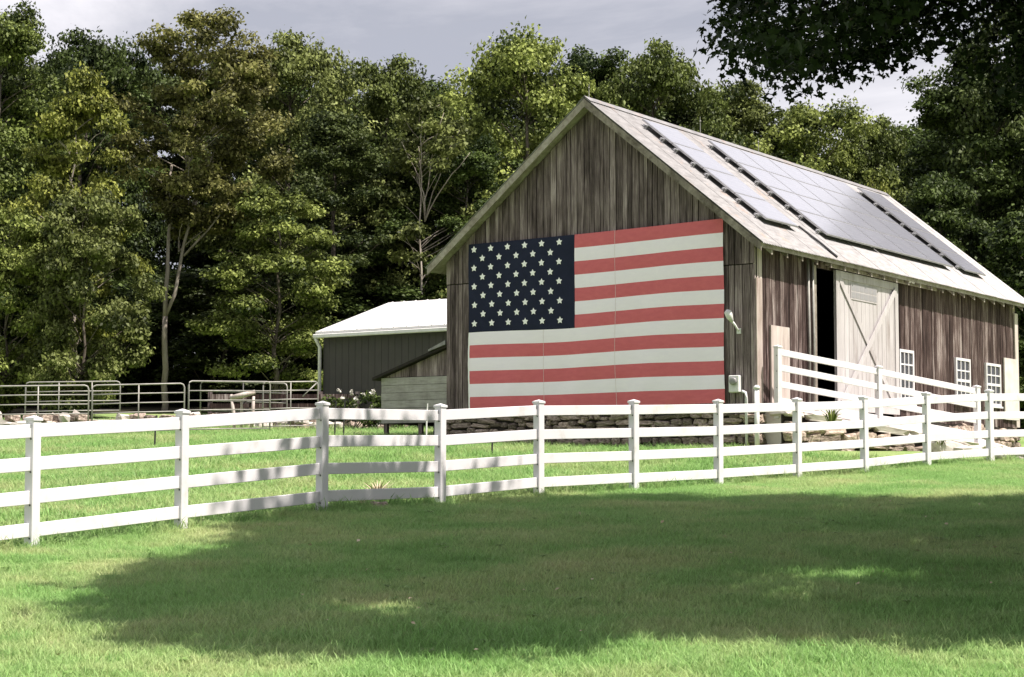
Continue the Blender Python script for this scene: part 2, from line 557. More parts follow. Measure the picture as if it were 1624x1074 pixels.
def tuft(name, n, spread, h0, h1, wd, seed):
    rg = np.random.default_rng(seed)
    a = rg.uniform(0, 2 * np.pi, n)
    rr = spread * np.sqrt(rg.uniform(0, 1, n))
    base = np.stack([rr * np.cos(a), rr * np.sin(a), np.full(n, -.012)], -1)
    h = rg.uniform(h0, h1, n)
    d = rg.uniform(0, 2 * np.pi, n)
    lean = np.stack([np.cos(d), np.sin(d)], -1) * (h * rg.uniform(.4, 1.6, n))[:, None]
    side = np.stack([-np.sin(d + rg.normal(0, .6, n)), np.cos(d), np.zeros(n)], -1) * wd
    mid = base + np.concatenate([lean * .35, (h * .62)[:, None]], -1)
    tip = base + np.concatenate([lean, h[:, None]], -1)
    v = np.stack([base - side, base + side, mid + side * .75, mid - side * .75, tip], 1)
    f4 = np.stack([np.array([5 * i, 5 * i + 1, 5 * i + 2, 5 * i + 3]) for i in range(n)])
    f3 = np.stack([np.array([5 * i + 3, 5 * i + 2, 5 * i + 4]) for i in range(n)])
    me = bpy.data.meshes.new(name)
    me.from_pydata(v.reshape(-1, 3).tolist(), [], f4.tolist() + f3.tolist())
    at = me.attributes.new('rnd', 'FLOAT', 'FACE')
    rv = rg.uniform(0, 1, n)
    at.data.foreach_set('value', np.concatenate([rv, rv]).astype(np.float32))
    me.materials.append(M['blade'])
    return bpy.data.objects.new(name, me)


def grass_field(name, label, xs, ys, keep, tuft_o, density, smin, smax, seed):
    """grass: geometry nodes scatter a tuft over a copy of the ground surface"""
    me = grid_mesh(name, xs, ys, M['turf'])
    o = kind(link(name, me), 'stuff')
    o['label'] = label
    o['category'] = 'grass'
    import bmesh
    bm = bmesh.new()
    bm.from_mesh(me)
    bmesh.ops.delete(bm, geom=[q for q in bm.faces if not keep(*q.calc_center_median()[:2])], context='FACES')
    bm.to_mesh(me)
    bm.free()
    ng = bpy.data.node_groups.new(name, 'GeometryNodeTree')
    ng.interface.new_socket('Geometry', in_out='INPUT', socket_type='NodeSocketGeometry')
    ng.interface.new_socket('Geometry', in_out='OUTPUT', socket_type='NodeSocketGeometry')
    N = ng.nodes.new
    gi, go = N('NodeGroupInput'), N('NodeGroupOutput')
    ds = N('GeometryNodeDistributePointsOnFaces')
    ds.inputs['Density'].default_value = density
    ds.inputs['Seed'].default_value = seed
    oi = N('GeometryNodeObjectInfo')
    oi.inputs['Object'].default_value = tuft_o
    oi.inputs['As Instance'].default_value = True
    ip = N('GeometryNodeInstanceOnPoints')
    rv = N('FunctionNodeRandomValue')
    rv.data_type = 'FLOAT_VECTOR'
    rv.inputs[0].default_value = (-.12, -.12, 0)
    rv.inputs[1].default_value = (.12, .12, 6.283)
    rs = N('FunctionNodeRandomValue')
    rs.data_type = 'FLOAT'
    rs.inputs[2].default_value = smin
    rs.inputs[3].default_value = smax
    nn = N('ShaderNodeTexNoise')
    nn.inputs['Scale'].default_value = .9
    nn.inputs['Detail'].default_value = 3
    ma = N('ShaderNodeMath')
    ma.operation = 'MULTIPLY_ADD'
    ma.inputs[1].default_value = 1.3
    ma.inputs[2].default_value = .35
    mm = N('ShaderNodeMath')
    mm.operation = 'MULTIPLY'
    K = ng.links.new
    K(gi.outputs[0], ds.inputs['Mesh'])
    K(ds.outputs['Points'], ip.inputs['Points'])
    K(oi.outputs['Geometry'], ip.inputs['Instance'])
    K(rv.outputs[0], ip.inputs['Rotation'])
    K(nn.outputs[0], ma.inputs[0])
    K(ma.outputs[0], mm.inputs[0])
    K(rs.outputs[1], mm.inputs[1])
    K(mm.outputs[0], ip.inputs['Scale'])
    K(ip.outputs['Instances'], go.inputs[0])
    md = o.modifiers.new('scatter', 'NODES')
    md.node_group = ng
    return o


def fence_y(x):
    return np.interp(x, FENCE[:, 0], FENCE[:, 1])


def in_view(x, y, m=1.6):
    return abs(x) < .268 * y + m


def on_ramp(x, y):
    return (x - 5.6) * .61 - (y - 41.2) * .79 < .15 and x > 5.2


def built_over(x, y):
    q = np.array([x - 5.2675, y - 41.2242])
    u = q[0] * math.cos(.9832) + q[1] * math.sin(.9832)
    v = -q[0] * math.sin(.9832) + q[1] * math.cos(.9832)
    return u > -.05 and v < 10.4


tuft_short = tuft('grass_tuft', 46, .17, .035, .085, .0032, 3)
tuft_far = tuft('field_tuft', 40, .26, .05, .13, .007, 5)
grass_field('lawn_grass', 'short mown lawn grass in front of the white fence', np.arange(-10, 14, .5), np.arange(9, 43, .5),
            lambda x, y: in_view(x, y) and y < fence_y(x) + .3, tuft_short, 62, .7, 1.25, 1)
grass_field('field_grass', 'rougher paddock grass between white fence and barn', np.arange(-17, 15, .5), np.arange(20, 60, .5),
            lambda x, y: in_view(x, y) and y > fence_y(x) + .3 and not built_over(x, y) and not on_ramp(x, y), tuft_far, 20, .7, 1.4, 2)

tuft_long = tuft('long_tuft', 22, .07, .09, .2, .0045, 9)
FXY = FENCE[:, :2]


def near_fence(x, y, w_=.17):
    p = np.array([x, y])
    for i in range(len(FXY) - 1):
        a, d = FXY[i], FXY[i + 1] - FXY[i]
        t_ = np.clip((p - a) @ d / (d @ d), 0, 1)
        if np.linalg.norm(p - a - d * t_) < w_:
            return True
    return False


grass_field('fence_grass', 'longer untrimmed grass along the foot of the white fence', np.arange(-8, 13, .14), np.arange(18, 43, .14),
            lambda x, y: abs(y - fence_y(x)) < .8 and near_fence(x, y), tuft_long, 34, .5, 1.2, 6)



def rosette(name, n, seed):
    rgw = np.random.default_rng(seed)
    vs, fs, rn = [], [], []
    for i in range(n):
        a = i * 2.4 + rgw.normal(0, .3)
        d, sd = np.array([math.cos(a), math.sin(a), 0]), np.array([-math.sin(a), math.cos(a), 0])
        ln, wv = rgw.uniform(.05, .11), rgw.uniform(.012, .02)
        k0 = len(vs)
        vs += [d * .005 + (0, 0, .02), d * ln * .55 + sd * wv + (0, 0, .055), d * ln + (0, 0, .045), d * ln * .55 - sd * wv + (0, 0, .055)]
        fs.append((k0, k0 + 1, k0 + 2, k0 + 3))
        rn.append(rgw.random())
    return bpy.data.objects.new(name, np_mesh(name, np.array(vs), np.array(fs), M['lf_weed'], rnd=np.array(rn)))


grass_field('lawn_weeds', 'broad-leaved weeds scattered through the mown lawn', np.arange(-10, 14, .5), np.arange(9, 43, .5),
            lambda x, y: in_view(x, y) and y < fence_y(x) + .3 and math.sin(x * 1.1 + 2) + math.sin(y * .8 + x * .5) > .1, rosette('weed_rosette', 11, 4), 2.4, .4, .9, 11)
# ------------------------------------------------------------------ barn frame
YAW = .9832
BC = np.array([5.2675, 41.2242])
XA = np.array([math.cos(YAW), math.sin(YAW)])
YA = np.array([-math.sin(YAW), math.cos(YAW)])
BW, BL = 8.24, 16.98           # gable width, barn length
ZE, ZR, OE, OV = 5.22, 8.82, .30, .30
SLOPE = (ZR - ZE) / (BW / 2 + OE)
ZB = .62                       # foundation foot, relative to eye level
Z1 = 1.72                      # where boards start


def bw(x, y, z):
    p = BC + XA * x + YA * y
    return (float(p[0]), float(p[1]), float(z + EYE))


def bthing(name, label, cat, anchor, group=None):
    o = thing(name, label, cat, bw(*anchor), YAW, group)
    return o, anchor


def roof_z(y):
    """top surface of the roof at barn-local y"""
    return ZR - abs(y - BW / 2) * SLOPE


barn, BA = bthing('barn', 'weathered grey board barn with steep steel roof and fieldstone foundation', 'barn', (0, 0, ZB))
# gable wall backing, then boards
g = MB()
RT = .16
prof = [(0, Z1), (BW, Z1), (BW, roof_z(BW) - RT), (BW / 2, ZR - RT), (0, roof_z(0) - RT)]
for x, nm in ((.06, 'gable_wall'), (BL - .1, 'rear_wall')):
    g = MB()
    g.add([(x, y, z) for y, z in prof] + [(x + .06, y, z) for y, z in prof],
          [(0, 1, 2, 3, 4)[::-1], (5, 6, 7, 8, 9)] + [(i, (i + 1) % 5, 5 + (i + 1) % 5, 5 + i) for i in range(5)])
    w_ = g.build(nm, M['backing'], barn, BA)
    gw = w_ if nm == 'gable_wall' else gw
y = 0.0
rg = random.Random(3)
ZS = 4.755
while y < BW - .02:
    wd = rg.choice((.10, .12, .14, .16, .19))
    y1 = min(y + wd, BW)
    if BW - y1 < .08:
        y1 = BW
    pr = rg.uniform(0, .03)
    a, c_ = y + .009, y1 - .009
    for k, (lo, hi) in enumerate(((Z1 - rg.uniform(0, .05), ZS - .012), (ZS + .012, None))):
        x0, x1 = .025 - pr - (.012 if k else 0), .055
        h0 = hi if hi else roof_z(a) - RT - .02
        h1 = hi if hi else roof_z(c_) - RT - .02
        if hi is None and a < BW / 2 < c_:
            h0 = h1 = max(h0, h1)
        q = MB()
        q.hexa([(x0, a, lo), (x1, a, lo), (x1, c_, lo), (x0, c_, lo)], [(x0, a, h0), (x1, a, h0), (x1, c_, h1), (x0, c_, h1)])
        q.build('board', M['gable'], gw, BA)
    y = y1
# side wall facing the ramp: backing with the wagon opening left free
OPEN0, OPEN1, OPZ = 3.12, 7.7, 4.98
g = MB()
ZT = roof_z(0) - RT
for x0, x1, z0, z1 in ((0.13, OPEN0, Z1 - .1, ZT), (OPEN1, BL - .1, Z1 - .1, ZT), (OPEN0, OPEN1, OPZ, ZT)):
    g.box(x0, x1, .055, .11, z0, z1)
g.box(.13, BL - .1, BW - .11, BW - .02, Z1 - .1, ZT)
sw = g.build('side_wall', M['backing'], barn, BA)
x = 0.02
while x < BL - .02:
    wd = rg.choice((.14, .18, .22, .26))
    x1 = min(x + wd, BL)
    if BL - x1 < .1:
        x1 = BL
    pr = rg.uniform(0, .016)
    lo = Z1 - .1 - rg.uniform(0, .06)
    if x1 > OPEN0 + .02 and x < OPEN1 - .02:
        if x < OPEN0 - .05:
            x1 = OPEN0
        elif x < OPEN1 - .1:
            lo = OPZ
            x1 = min(x1, OPEN1)
    mt = M['pale_wood'] if (x < .2 or x > BL - .35) else M['side']
    q = MB()
    q.box(x + .01, x1 - .01, .022 - pr, .053, lo, ZT - .01)
    q.build('board', mt, sw, BA)
    x = x1
# far-side boards of the hidden long wall: one plain cladding
fl = MB()
fl.box(.13, BL - .1, BW - .018, BW + .004, Z1 - .1, ZT)
fl.build('cladding', M['gable'], barn, BA)
ins = MB()
ins.box(.15, BL - .15, .12, BW - .12, Z1 - .22, Z1 - .16)
ins.build('floor', M['backing'], barn, BA)

# roof: decking, fascia boards and corrugated sheets
rf = MB()
HW = BW / 2


def rp_(x, y, dz=0):
    return (x, y, roof_z(y) + dz)


for s in (0, 1):
    ya_, yb_ = (-OE, HW) if s == 0 else (BW + OE, HW)
    lo = [rp_(-OV + .03, ya_, -RT), rp_(BL + OV - .03, ya_, -RT), rp_(BL + OV - .03, yb_, -RT), rp_(-OV + .03, yb_, -RT)]
    hi = [rp_(-OV + .03, ya_, -.045), rp_(BL + OV - .03, ya_, -.045), rp_(BL + OV - .03, yb_, -.045), rp_(-OV + .03, yb_, -.045)]
    if s:
        lo, hi = lo[::-1], hi[::-1]
    rf.hexa(lo, hi)
roof = rf.build('roof', M['trim'], barn, BA)
for s in (0, 1):
    for xx in (-OV, BL + OV):
        ya_ = -OE - .02 if s == 0 else BW + OE + .02
        q = MB()
        a, b_ = rp_(xx, ya_, -.15), rp_(xx, HW, -.15)
        sx = -.022 if xx < 0 else .022
        q.hexa([(xx - .02 + sx, ya_, a[2] - .075), (xx + .02 + sx, ya_, a[2] - .075), (xx + .02 + sx, HW, b_[2] - .075), (xx - .02 + sx, HW, b_[2] - .075)],
               [(xx - .02 + sx, ya_, a[2] + .11), (xx + .02 + sx, ya_, a[2] + .11), (xx + .02 + sx, HW, b_[2] + .11), (xx - .02 + sx, HW, b_[2] + .11)])
        q.build('bargeboard', M['trim'], roof, BA)
# corrugated sheets, .91 m wide with .076 m pitch
SL = math.hypot(HW + OE, ZR - ZE)
nrm = np.array([0, -SLOPE, 1]) / math.hypot(SLOPE, 1)


def sheet(x0, x1, side, lap):
    n = int((x1 - x0) / .038)
    xs_ = np.linspace(x0, x1, n + 1)
    v, f = [], []
    ya_ = -OE - .07
    for k, xx in enumerate(xs_):
        h = .017 * math.cos(math.pi * k) + lap
        for yy in (ya_, HW - .01):
            zz = roof_z(yy) - .012
            p = np.array([xx, yy, zz]) + nrm * h
            if side:
                p[1] = BW - p[1]
            v.append(tuple(p))
    for k in range(n):
        q = (2 * k, 2 * k + 2, 2 * k + 3, 2 * k + 1)
        f.append(q[::-1] if side else q)
    return MB().add(v, f)


xx, i = -OV - .02, 0
while xx < BL + OV:
    x1 = min(xx + .912, BL + OV + .03)
    for s in (0, 1):
        o = sheet(xx - .02, x1 + .02, s, .004 * (i % 2) + rg.uniform(0, .002)).build('roof_sheet', M['roof'], roof, BA)
        sm = o.modifiers.new('thick', 'SOLIDIFY')
        sm.thickness = .003
    xx, i = x1, i + 1
q = MB()
for s in (-1, 1):
    q.hexa([(-OV - .03, HW, ZR + .03), (BL + OV + .03, HW, ZR + .03), (BL + OV + .03, HW + s * .16, ZR - .16 * SLOPE + .03), (-OV - .03, HW + s * .16, ZR - .16 * SLOPE + .03)][::s],
           [(-OV - .03, HW, ZR + .036), (BL + OV + .03, HW, ZR + .036), (BL + OV + .03, HW + s * .16, ZR - .16 * SLOPE + .036), (-OV - .03, HW + s * .16, ZR - .16 * SLOPE + .036)][::s])
q.build('ridge_cap', M['roof'], roof, BA)
# exposed rafter tails under the eave
xx = .25
while xx < BL:
    q = MB()
    q.hexa([(xx, -OE + .02, roof_z(-OE) - RT - .10), (xx + .07, -OE + .02, roof_z(-OE) - RT - .10), (xx + .07, .02, roof_z(0) - RT - .10), (xx, .02, roof_z(0) - RT - .10)],
           [(xx, -OE + .02, roof_z(-OE) - RT - .002), (xx + .07, -OE + .02, roof_z(-OE) - RT - .002), (xx + .07, .02, roof_z(0) - RT - .002), (xx, .02, roof_z(0) - RT - .002)])
    q.build('rafter_tail', M['trim'], roof, BA)
    xx += .78


# ------------------------------------------------------------------ stones
def stone_mesh(seed, mat):
    rgs = np.random.default_rng(seed)
    import bmesh
    bm = bmesh.new()
    bmesh.ops.create_cube(bm, size=1)
    bmesh.ops.bevel(bm, geom=bm.edges[:], offset=.17, segments=1, affect='EDGES')
    for v in bm.verts:
        v.co.x += rgs.normal(0, .065)
        v.co.y += rgs.normal(0, .065)
        v.co.z += rgs.normal(0, .09)
    me = bpy.data.meshes.new('stone')
    bm.to_mesh(me)
    bm.free()
    me.materials.append(mat)
    return me


STONES = [stone_mesh(k, M['stone']) for k in range(8)]
PALE = [stone_mesh(20 + k, M['pale_stone']) for k in range(6)]


def lay_stones(parent, u0, u1, zlo, zhi, place, rgs, hmin=.08, hmax=.19, wmin=.14, wmax=.6, depth=.3, name='stone', kinds=None):
    """courses of rough stones on a face; place(u, z) -> location in the parent's frame, zlo/zhi functions of u"""
    zmax = max(zhi(u0), zhi(u1), zhi((u0 + u1) / 2))
    z = min(zlo(u0), zlo(u1))
    while z < zmax - .04:
        h = rgs.uniform(hmin, hmax)
        u = u0 - rgs.uniform(0, .1)
        while u < u1 - .03:
            wd = min(rgs.uniform(wmin, wmax), u1 + .06 - u)
            uc, zc = u + wd / 2, z + h / 2 + rgs.uniform(-.03, .03)
            if zc + h * .25 > zlo(uc) and zc < zhi(uc) - h * .2 and wd > .08:
                o = link(name, (kinds or STONES)[rgs.randrange(len(kinds or STONES))], parent)
                o.location = place(uc, min(zc, zhi(uc) - h / 2))
                dd = depth * rgs.uniform(.85, 1.15)
                o.scale = (dd, wd - .015, h * rgs.uniform(.75, 1.2)) if place.__name__ == 'gable_place' else (wd - .015, dd, h * rgs.uniform(.75, 1.2))
                o.rotation_euler = (rgs.uniform(-.11, .11), rgs.uniform(-.11, .11), place.rz + rgs.uniform(-.06, .06))
            u += wd
        z += h


fnd = MB()
fnd.box(.06, BL - .05, .03, BW - .04, ZB - .5, Z1 - .10)
fw_ = fnd.build('stone_foundation', M['mortar'], barn, BA)


def gable_place(u, z):
    return (.10 - BA[0], u - BA[1], z - BA[2])


gable_place.rz = 0
lay_stones(fw_, 0, BW, lambda u: .45 + .04 * u, lambda u: Z1 - .03, gable_place, random.Random(5))


def side_place(u, z):
    return (u - BA[0], .08 - BA[1], z - BA[2])


side_place.rz = 0
lay_stones(fw_, .1, 3.0, lambda u: .6, lambda u: Z1 - .12, side_place, random.Random(6))
lay_stones(fw_, 11.5, BL - .02, lambda u: .8, lambda u: Z1 - .12, side_place, random.Random(8))
sill = MB()
sill.box(-.012, .05, -.01, BW, Z1 - .13, Z1 - .02)
sill.build('sill_beam', M['gable'], barn, BA)


# ------------------------------------------------------------------ barn doors, windows and fittings
dr = MB()
dr.box(4.02, 7.73, -.075, -.05, 1.72, 4.98)
door = dr.build('sliding_door', M['door'], barn, BA)
n = 15
for k in range(n):
    x0 = 4.02 + k * (3.71 / n)
    q = MB()
    q.box(x0 + .005, x0 + 3.71 / n - .005, -.098 - rg.uniform(0, .006), -.076, 1.70, 4.97)
    q.build('plank', M['door'], door, BA)
for nm, bx_ in (('frame_board', (4.0, 4.2, 1.69, 4.98)), ('frame_board', (7.55, 7.75, 1.69, 4.98)), ('frame_board', (4.2, 7.55, 4.80, 4.98)), ('frame_board', (4.2, 7.55, 1.69, 1.87))):
    q = MB()
    q.box(bx_[0], bx_[1], -.128, -.106, bx_[2], bx_[3])
    bevel(q.build(nm, M['door'], door, BA), .005)
for a, b_ in (((4.2, -.122, 4.80), (7.55, -.122, 1.87)), ((7.55, -.147, 4.80), (4.2, -.147, 1.87))):
    q = MB()
    q.beam(a, b_, .15, .022, up=(0, -1, 0))
    q.build('brace', M['door'], door, BA)
pw = MB()
pw.box(4.86, 6.43, -.117, -.108, 4.36, 4.74)
dw = pw.build('door_window', M['door'], door, BA)
for i in range(6):
    for j in range(2):
        x0, z0 = 4.88 + i * .256, 4.385 + j * .175
        q = MB()
        q.box(x0 + .012, x0 + .238, -.121, -.118, z0 + .012, z0 + .155)
        q.build('pane', M['dusty_glass'], dw, BA)
q = MB()
q.box(3.6, 10.3, -.16, -.125, 5.0, 5.1)
q.box(3.6, 10.3, -.124, .0, 5.06, 5.1)
bevel(q.build('door_track', M['trim'], barn, BA), .005)
q = MB()
q.box(OPEN0 - .16, OPEN0 - .01, -.03, .0, 1.65, 5.0)
q.build('jamb', M['trim'], barn, BA)


def window(x0, x1, z0, z1, cols, rows):
    q = MB()
    t_ = .07
    for b_ in ((x0, x0 + t_, z0, z1), (x1 - t_, x1, z0, z1), (x0 + t_, x1 - t_, z1 - t_, z1), (x0 + t_, x1 - t_, z0, z0 + t_)):
        q.box(b_[0], b_[1], -.055, .004, b_[2], b_[3])
    iw, ih = x1 - x0 - 2 * t_, z1 - z0 - 2 * t_
    for i in range(1, cols):
        xx_ = x0 + t_ + iw * i / cols
        q.box(xx_ - .018, xx_ + .018, -.045, -.004, z0 + t_, z1 - t_)
    for j in range(1, rows):
        zz_ = z0 + t_ + ih * j / rows
        wt = .035 if rows > 2 and j == rows // 2 else .018
        q.box(x0 + t_, x1 - t_, -.048, -.003, zz_ - wt, zz_ + wt)
    o = q.build('window', M['vinyl'], barn, BA)
    for i in range(cols):
        for j in range(rows):
            p = MB()
            p.box(x0 + t_ + iw * i / cols + .02, x0 + t_ + iw * (i + 1) / cols - .02, -.022, -.017, z0 + t_ + ih * j / rows + .02, z0 + t_ + ih * (j + 1) / rows - .02)
            p.build('pane', M['glass'], o, BA)
    q = MB()
    q.box(x0 - .04, x1 + .04, -.09, .0, z0 - .05, z0 - .003)
    q.build('sill', M['vinyl'], o, BA)
    return o


window(7.98, 8.92, 2.0, 3.36, 3, 4)
window(11.9, 12.98, 2.15, 3.36, 3, 4)
window(14.22, 15.4, 2.15, 3.34, 3, 4)
q = MB()
q.box(15.72, 16.9, -.05, -.005, 1.8, 3.56)
q.build('patch_panel', M['concrete'], barn, BA)
q = MB()
q.box(.69, 1.62, -.045, -.003, 1.65, 3.46)
q.build('patch_panel', M['pale_wood'], barn, BA)['label'] = 'bleached plywood panel'
q = MB()
q.box(.02, .30, -.03, -.004, 1.6, 4.45)
q.build('corner_board', M['pale_wood'], barn, BA)
q = MB()
q.box(BL - .28, BL - .02, -.04, -.004, 1.6, 4.9)
q.build('corner_board', M['pale_wood'], barn, BA)
for xx in (2.62, 2.86):
    q = MB()
    q.tube([(xx, -.05, 1.75), (xx + .04, -.05, 3.2), (xx, -.05, 5.12)], .032, 8)
    o = tag(q.build('conduit', M['pipe'], None, (xx, -.05, 1.75), True), 'grey conduit on the side wall, %s of the pair beside the doorway' % ('farther' if xx < 2.7 else 'nearer'), 'conduit', 'conduits beside the barn doorway')
    o.location = bw(xx, -.05, 1.75)
    o.rotation_euler = (0, 0, YAW)
o, A = bthing('flood_light', 'small white twin flood light under the barn eave', 'light', (8.45, -.02, 5.14))
q = MB()
q.box(8.38, 8.52, -.06, .0, 5.09, 5.19)
q.build('bracket', M['white_metal'], o, A)
for s in (-1, 1):
    q = MB()
    q.tube([(8.45 + s * .05, -.08, 5.14), (8.45 + s * .14, -.17, 5.12), (8.45 + s * .17, -.22, 5.11)], [.03, .055, .075], 10)
    q.build('lamp_head', M['white_metal'], o, A, True)
# gable fittings
o, A = bthing('barn_lamp', 'white goose-neck lamp on the gable, right of the flag', 'lamp', (0, .53, 3.3))
q = MB()
q.tube([(.03, .40, 3.30), (-.05, .40, 3.33), (-.10, .43, 3.42), (-.16, .49, 3.52)], [.02, .022, .024, .03], 8)
q.build('arm', M['white_metal'], o, A, True)
q = MB()
q.tube([(-.15, .48, 3.50), (-.19, .52, 3.60), (-.21, .55, 3.71), (-.20, .55, 3.75)], [.045, .075, .085, .04], 12)
q.build('shade', M['white_metal'], o, A, True)
q = MB()
q.box(.0, .03, .35, .45, 3.24, 3.36)
q.build('base_plate', M['white_metal'], o, A)
o, A = bthing('meter_box', 'white electric meter box low on the gable near the corner', 'meter', (0, .46, 1.96))
q = MB()
q.box(-.14, .01, .34, .59, 1.96, 2.33)
bevel(q.build('housing', M['white_metal'], o, A), .015)
q = MB()
q.tube([(-.135, .465, 2.2), (-.19, .465, 2.2), (-.2, .465, 2.2)], [.085, .085, .06], 14)
q.build('dial', M['dusty_glass'], o, A, True)
q = MB()
q.tube([(-.06, .30, 1.98), (-.06, .22, 1.95), (-.06, .2, 1.8), (-.06, .2, .7)], .035, 8)
q.build('pipe', M['white_metal'], o, A, True)
o, A = bthing('vent_pipe', 'short white standing pipe at the barn corner', 'pipe', (-.12, -.08, .6))
q = MB()
q.tube([(-.12, -.08, .6), (-.12, -.08, 2.02)], .055, 10)
q.build('riser', M['white_metal'], o, A, True)
q = MB()
q.tube([(-.12, -.08, 2.02), (-.12, -.08, 2.07), (-.12, -.08, 2.10)], [.075, .07, .03], 10)
q.build('cap', M['white_metal'], o, A, True)
for nm, xx, hh in (('at the gable peak', -.12, .34), ('midway along the ridge', 5.3, .45), ('on the farther ridge', 8.6, .4)):
    q = MB()
    q.tube([(xx, HW, ZR), (xx, HW, ZR + hh)], [.012, .006], 5)
    q.tube([(xx, HW, ZR + hh * .7), (xx, HW, ZR + hh * .74), (xx, HW, ZR + hh * .78)], [.012, .028, .012], 6)
    o = tag(q.build('lightning_rod', M['pipe'], None, (xx, HW, ZR)), 'thin lightning rod ' + nm, 'rod', 'lightning rods on the barn')
    o.location = bw(xx, HW, ZR)
    o.rotation_euler = (0, 0, YAW)

# ------------------------------------------------------------------ flag
FU, FWD, ZT_, FH = .7177, 6.80, 5.7355, 4.0
CANT = .437
flag, FA = bthing('flag', 'huge stars and stripes flag covering the barn gable', 'flag', (-.07, FU + FWD / 2, ZT_ - FH))


def flag_pt(u, v, off=0.0):
    """u from the left edge, v from the top edge"""
    top = ZT_ - .057 + .107 * u - .02 * math.sin(u * math.pi)
    bot = ZT_ - FH - .012 + .014 * u
    z = top + (bot - top) * v + .02 * math.sin(u * 9 + v * 2) * math.sin(v * math.pi)
    yy = FU + FWD * (1 - u) + .01 * math.sin(v * 11)
    xx_ = -.075 - .034 * (math.sin(u * 23 + v * 4) * .45 + math.sin(u * 9.3 - v * 6) * .6 + .3 * math.sin(u * 47 + math.sin(v * 7) * 2)) * (.3 + .7 * v) - .012 * math.sin(v * 13 * math.pi) ** 2 * .5 - off
    return (xx_, yy, z)


def cloth(name, u0, u1, v0, v1, mat, nu, nv, parent, off=0.0):
    q = MB()
    vs, fs = [], []
    for j in range(nv + 1):
        for i in range(nu + 1):
            vs.append(flag_pt(u0 + (u1 - u0) * i / nu, v0 + (v1 - v0) * j / nv, off))
    for j in range(nv):
        for i in range(nu):
            a = j * (nu + 1) + i
            fs.append((a, a + nu + 1, a + nu + 2, a + 1))
    q.add(vs, fs)
    return q.build(name, mat, parent, FA, True)


for k in range(13):
    cloth('stripe', CANT if k < 7 else 0, 1, k / 13, (k + 1) / 13, M['red'] if k % 2 == 0 else M['white_cloth'], 40 if k < 7 else 60, 3, flag)
cant = cloth('canton', 0, CANT, 0, 7 / 13, M['navy'], 26, 14, flag)
sv = [(0, 0)] + [((.062 if k % 2 == 0 else .033) * math.sin(k * math.pi / 5), (.062 if k % 2 == 0 else .033) * math.cos(k * math.pi / 5)) for k in range(10)]
q = MB()
q.add([(-.004 if k == 0 else 0, -a * 1.42, b_ * 1.42) for k, (a, b_) in enumerate(sv)], [(0, 1 + (k + 1) % 10, 1 + k) for k in range(10)])
star_me = q.mesh('star', M['star'])
for r_ in range(9):
    for c_ in range(6 if r_ % 2 == 0 else 5):
        u = CANT * (.057 + (c_ + (0 if r_ % 2 == 0 else .5)) * .806 / 5)
        v = 7 / 13 * (.065 + r_ * .84 / 8)
        p = flag_pt(u, v, .012)
        link('star', star_me, cant, tuple(p[i] - FA[i] for i in range(3)))
for u in (.31, .595):
    cloth('seam', u, u + .0013, 7 / 13 if u < CANT else 0, 1, M['seam'], 1, 40, flag, .004)
cloth('hem', 0, .006, 7 / 13, 1, M['star'], 1, 30, flag, .004)

# ------------------------------------------------------------------ solar arrays
def roof_pt(x, s, h):
    yy = -OE + s * (HW + OE) / SL
    return np.array([x, yy, roof_z(yy)]) + nrm * h


def quad_box(x0, x1, s0, s1, h0, h1):
    return [roof_pt(x0, s0, h0), roof_pt(x1, s0, h0), roof_pt(x1, s1, h0), roof_pt(x0, s1, h0)], [roof_pt(x0, s0, h1), roof_pt(x1, s0, h1), roof_pt(x1, s1, h1), roof_pt(x0, s1, h1)]


def uv_glass(x0, x1, s0, s1, h, cols, rows, parent, A):
    me = bpy.data.meshes.new('cell_glass')
    pts = [roof_pt(x0, s0, h), roof_pt(x1, s0, h), roof_pt(x1, s1, h), roof_pt(x0, s1, h)]
    me.from_pydata([tuple(p - np.array(A)) for p in pts], [], [(0, 1, 2, 3)])
    uv = me.uv_layers.new(name='UVMap')
    for i, c_ in enumerate(((0, 0), (cols, 0), (cols, rows), (0, rows))):
        uv.data[i].uv = c_
    me.materials.append(M['solar'])
    return link('cell_glass', me, parent)


def solar_array(x0, cols, label):
    s0, sh, wdt = .92, 1.03, 1.66
    A = tuple(roof_pt(x0, s0, 0))
    o, _ = bthing('solar_array', label, 'solar panels', A, 'solar arrays on the barn roof')
    for r_ in range(4):
        for fr in (.22, .78):
            s = s0 + sh * (r_ + fr)
            q = MB()
            q.hexa(*quad_box(x0 - .16, x0 + cols * wdt + .1, s - .025, s + .025, .055, .105))
            q.build('mounting_rail', M['alu'], o, A)
            for xe in np.arange(x0 - .08, x0 + cols * wdt + .08, 1.3):
                q = MB()
                q.hexa(*quad_box(xe, xe + .06, s - .045, s - .026, .002, .09))
                q.build('foot', M['alu'], o, A)
        for c_ in range(cols):
            xa, sa = x0 + c_ * wdt, s0 + r_ * sh
            q = MB()
            q.hexa(*quad_box(xa + .006, xa + wdt - .006, sa + .006, sa + sh - .012, .108, .148))
            md_ = q.build('module', M['black_metal'] if False else M['alu'], o, A)
            uv_glass(xa + .034, xa + wdt - .034, sa + .034, sa + sh - .04, .152, 10, 6, md_, A)
    return o


solar_array(1.28, 1, 'narrow solar array nearest the barn gable')
solar_array(4.55, 5, 'widest solar array in the middle of the barn roof')
solar_array(13.75, 1, 'narrow solar array at the far end of the barn roof')
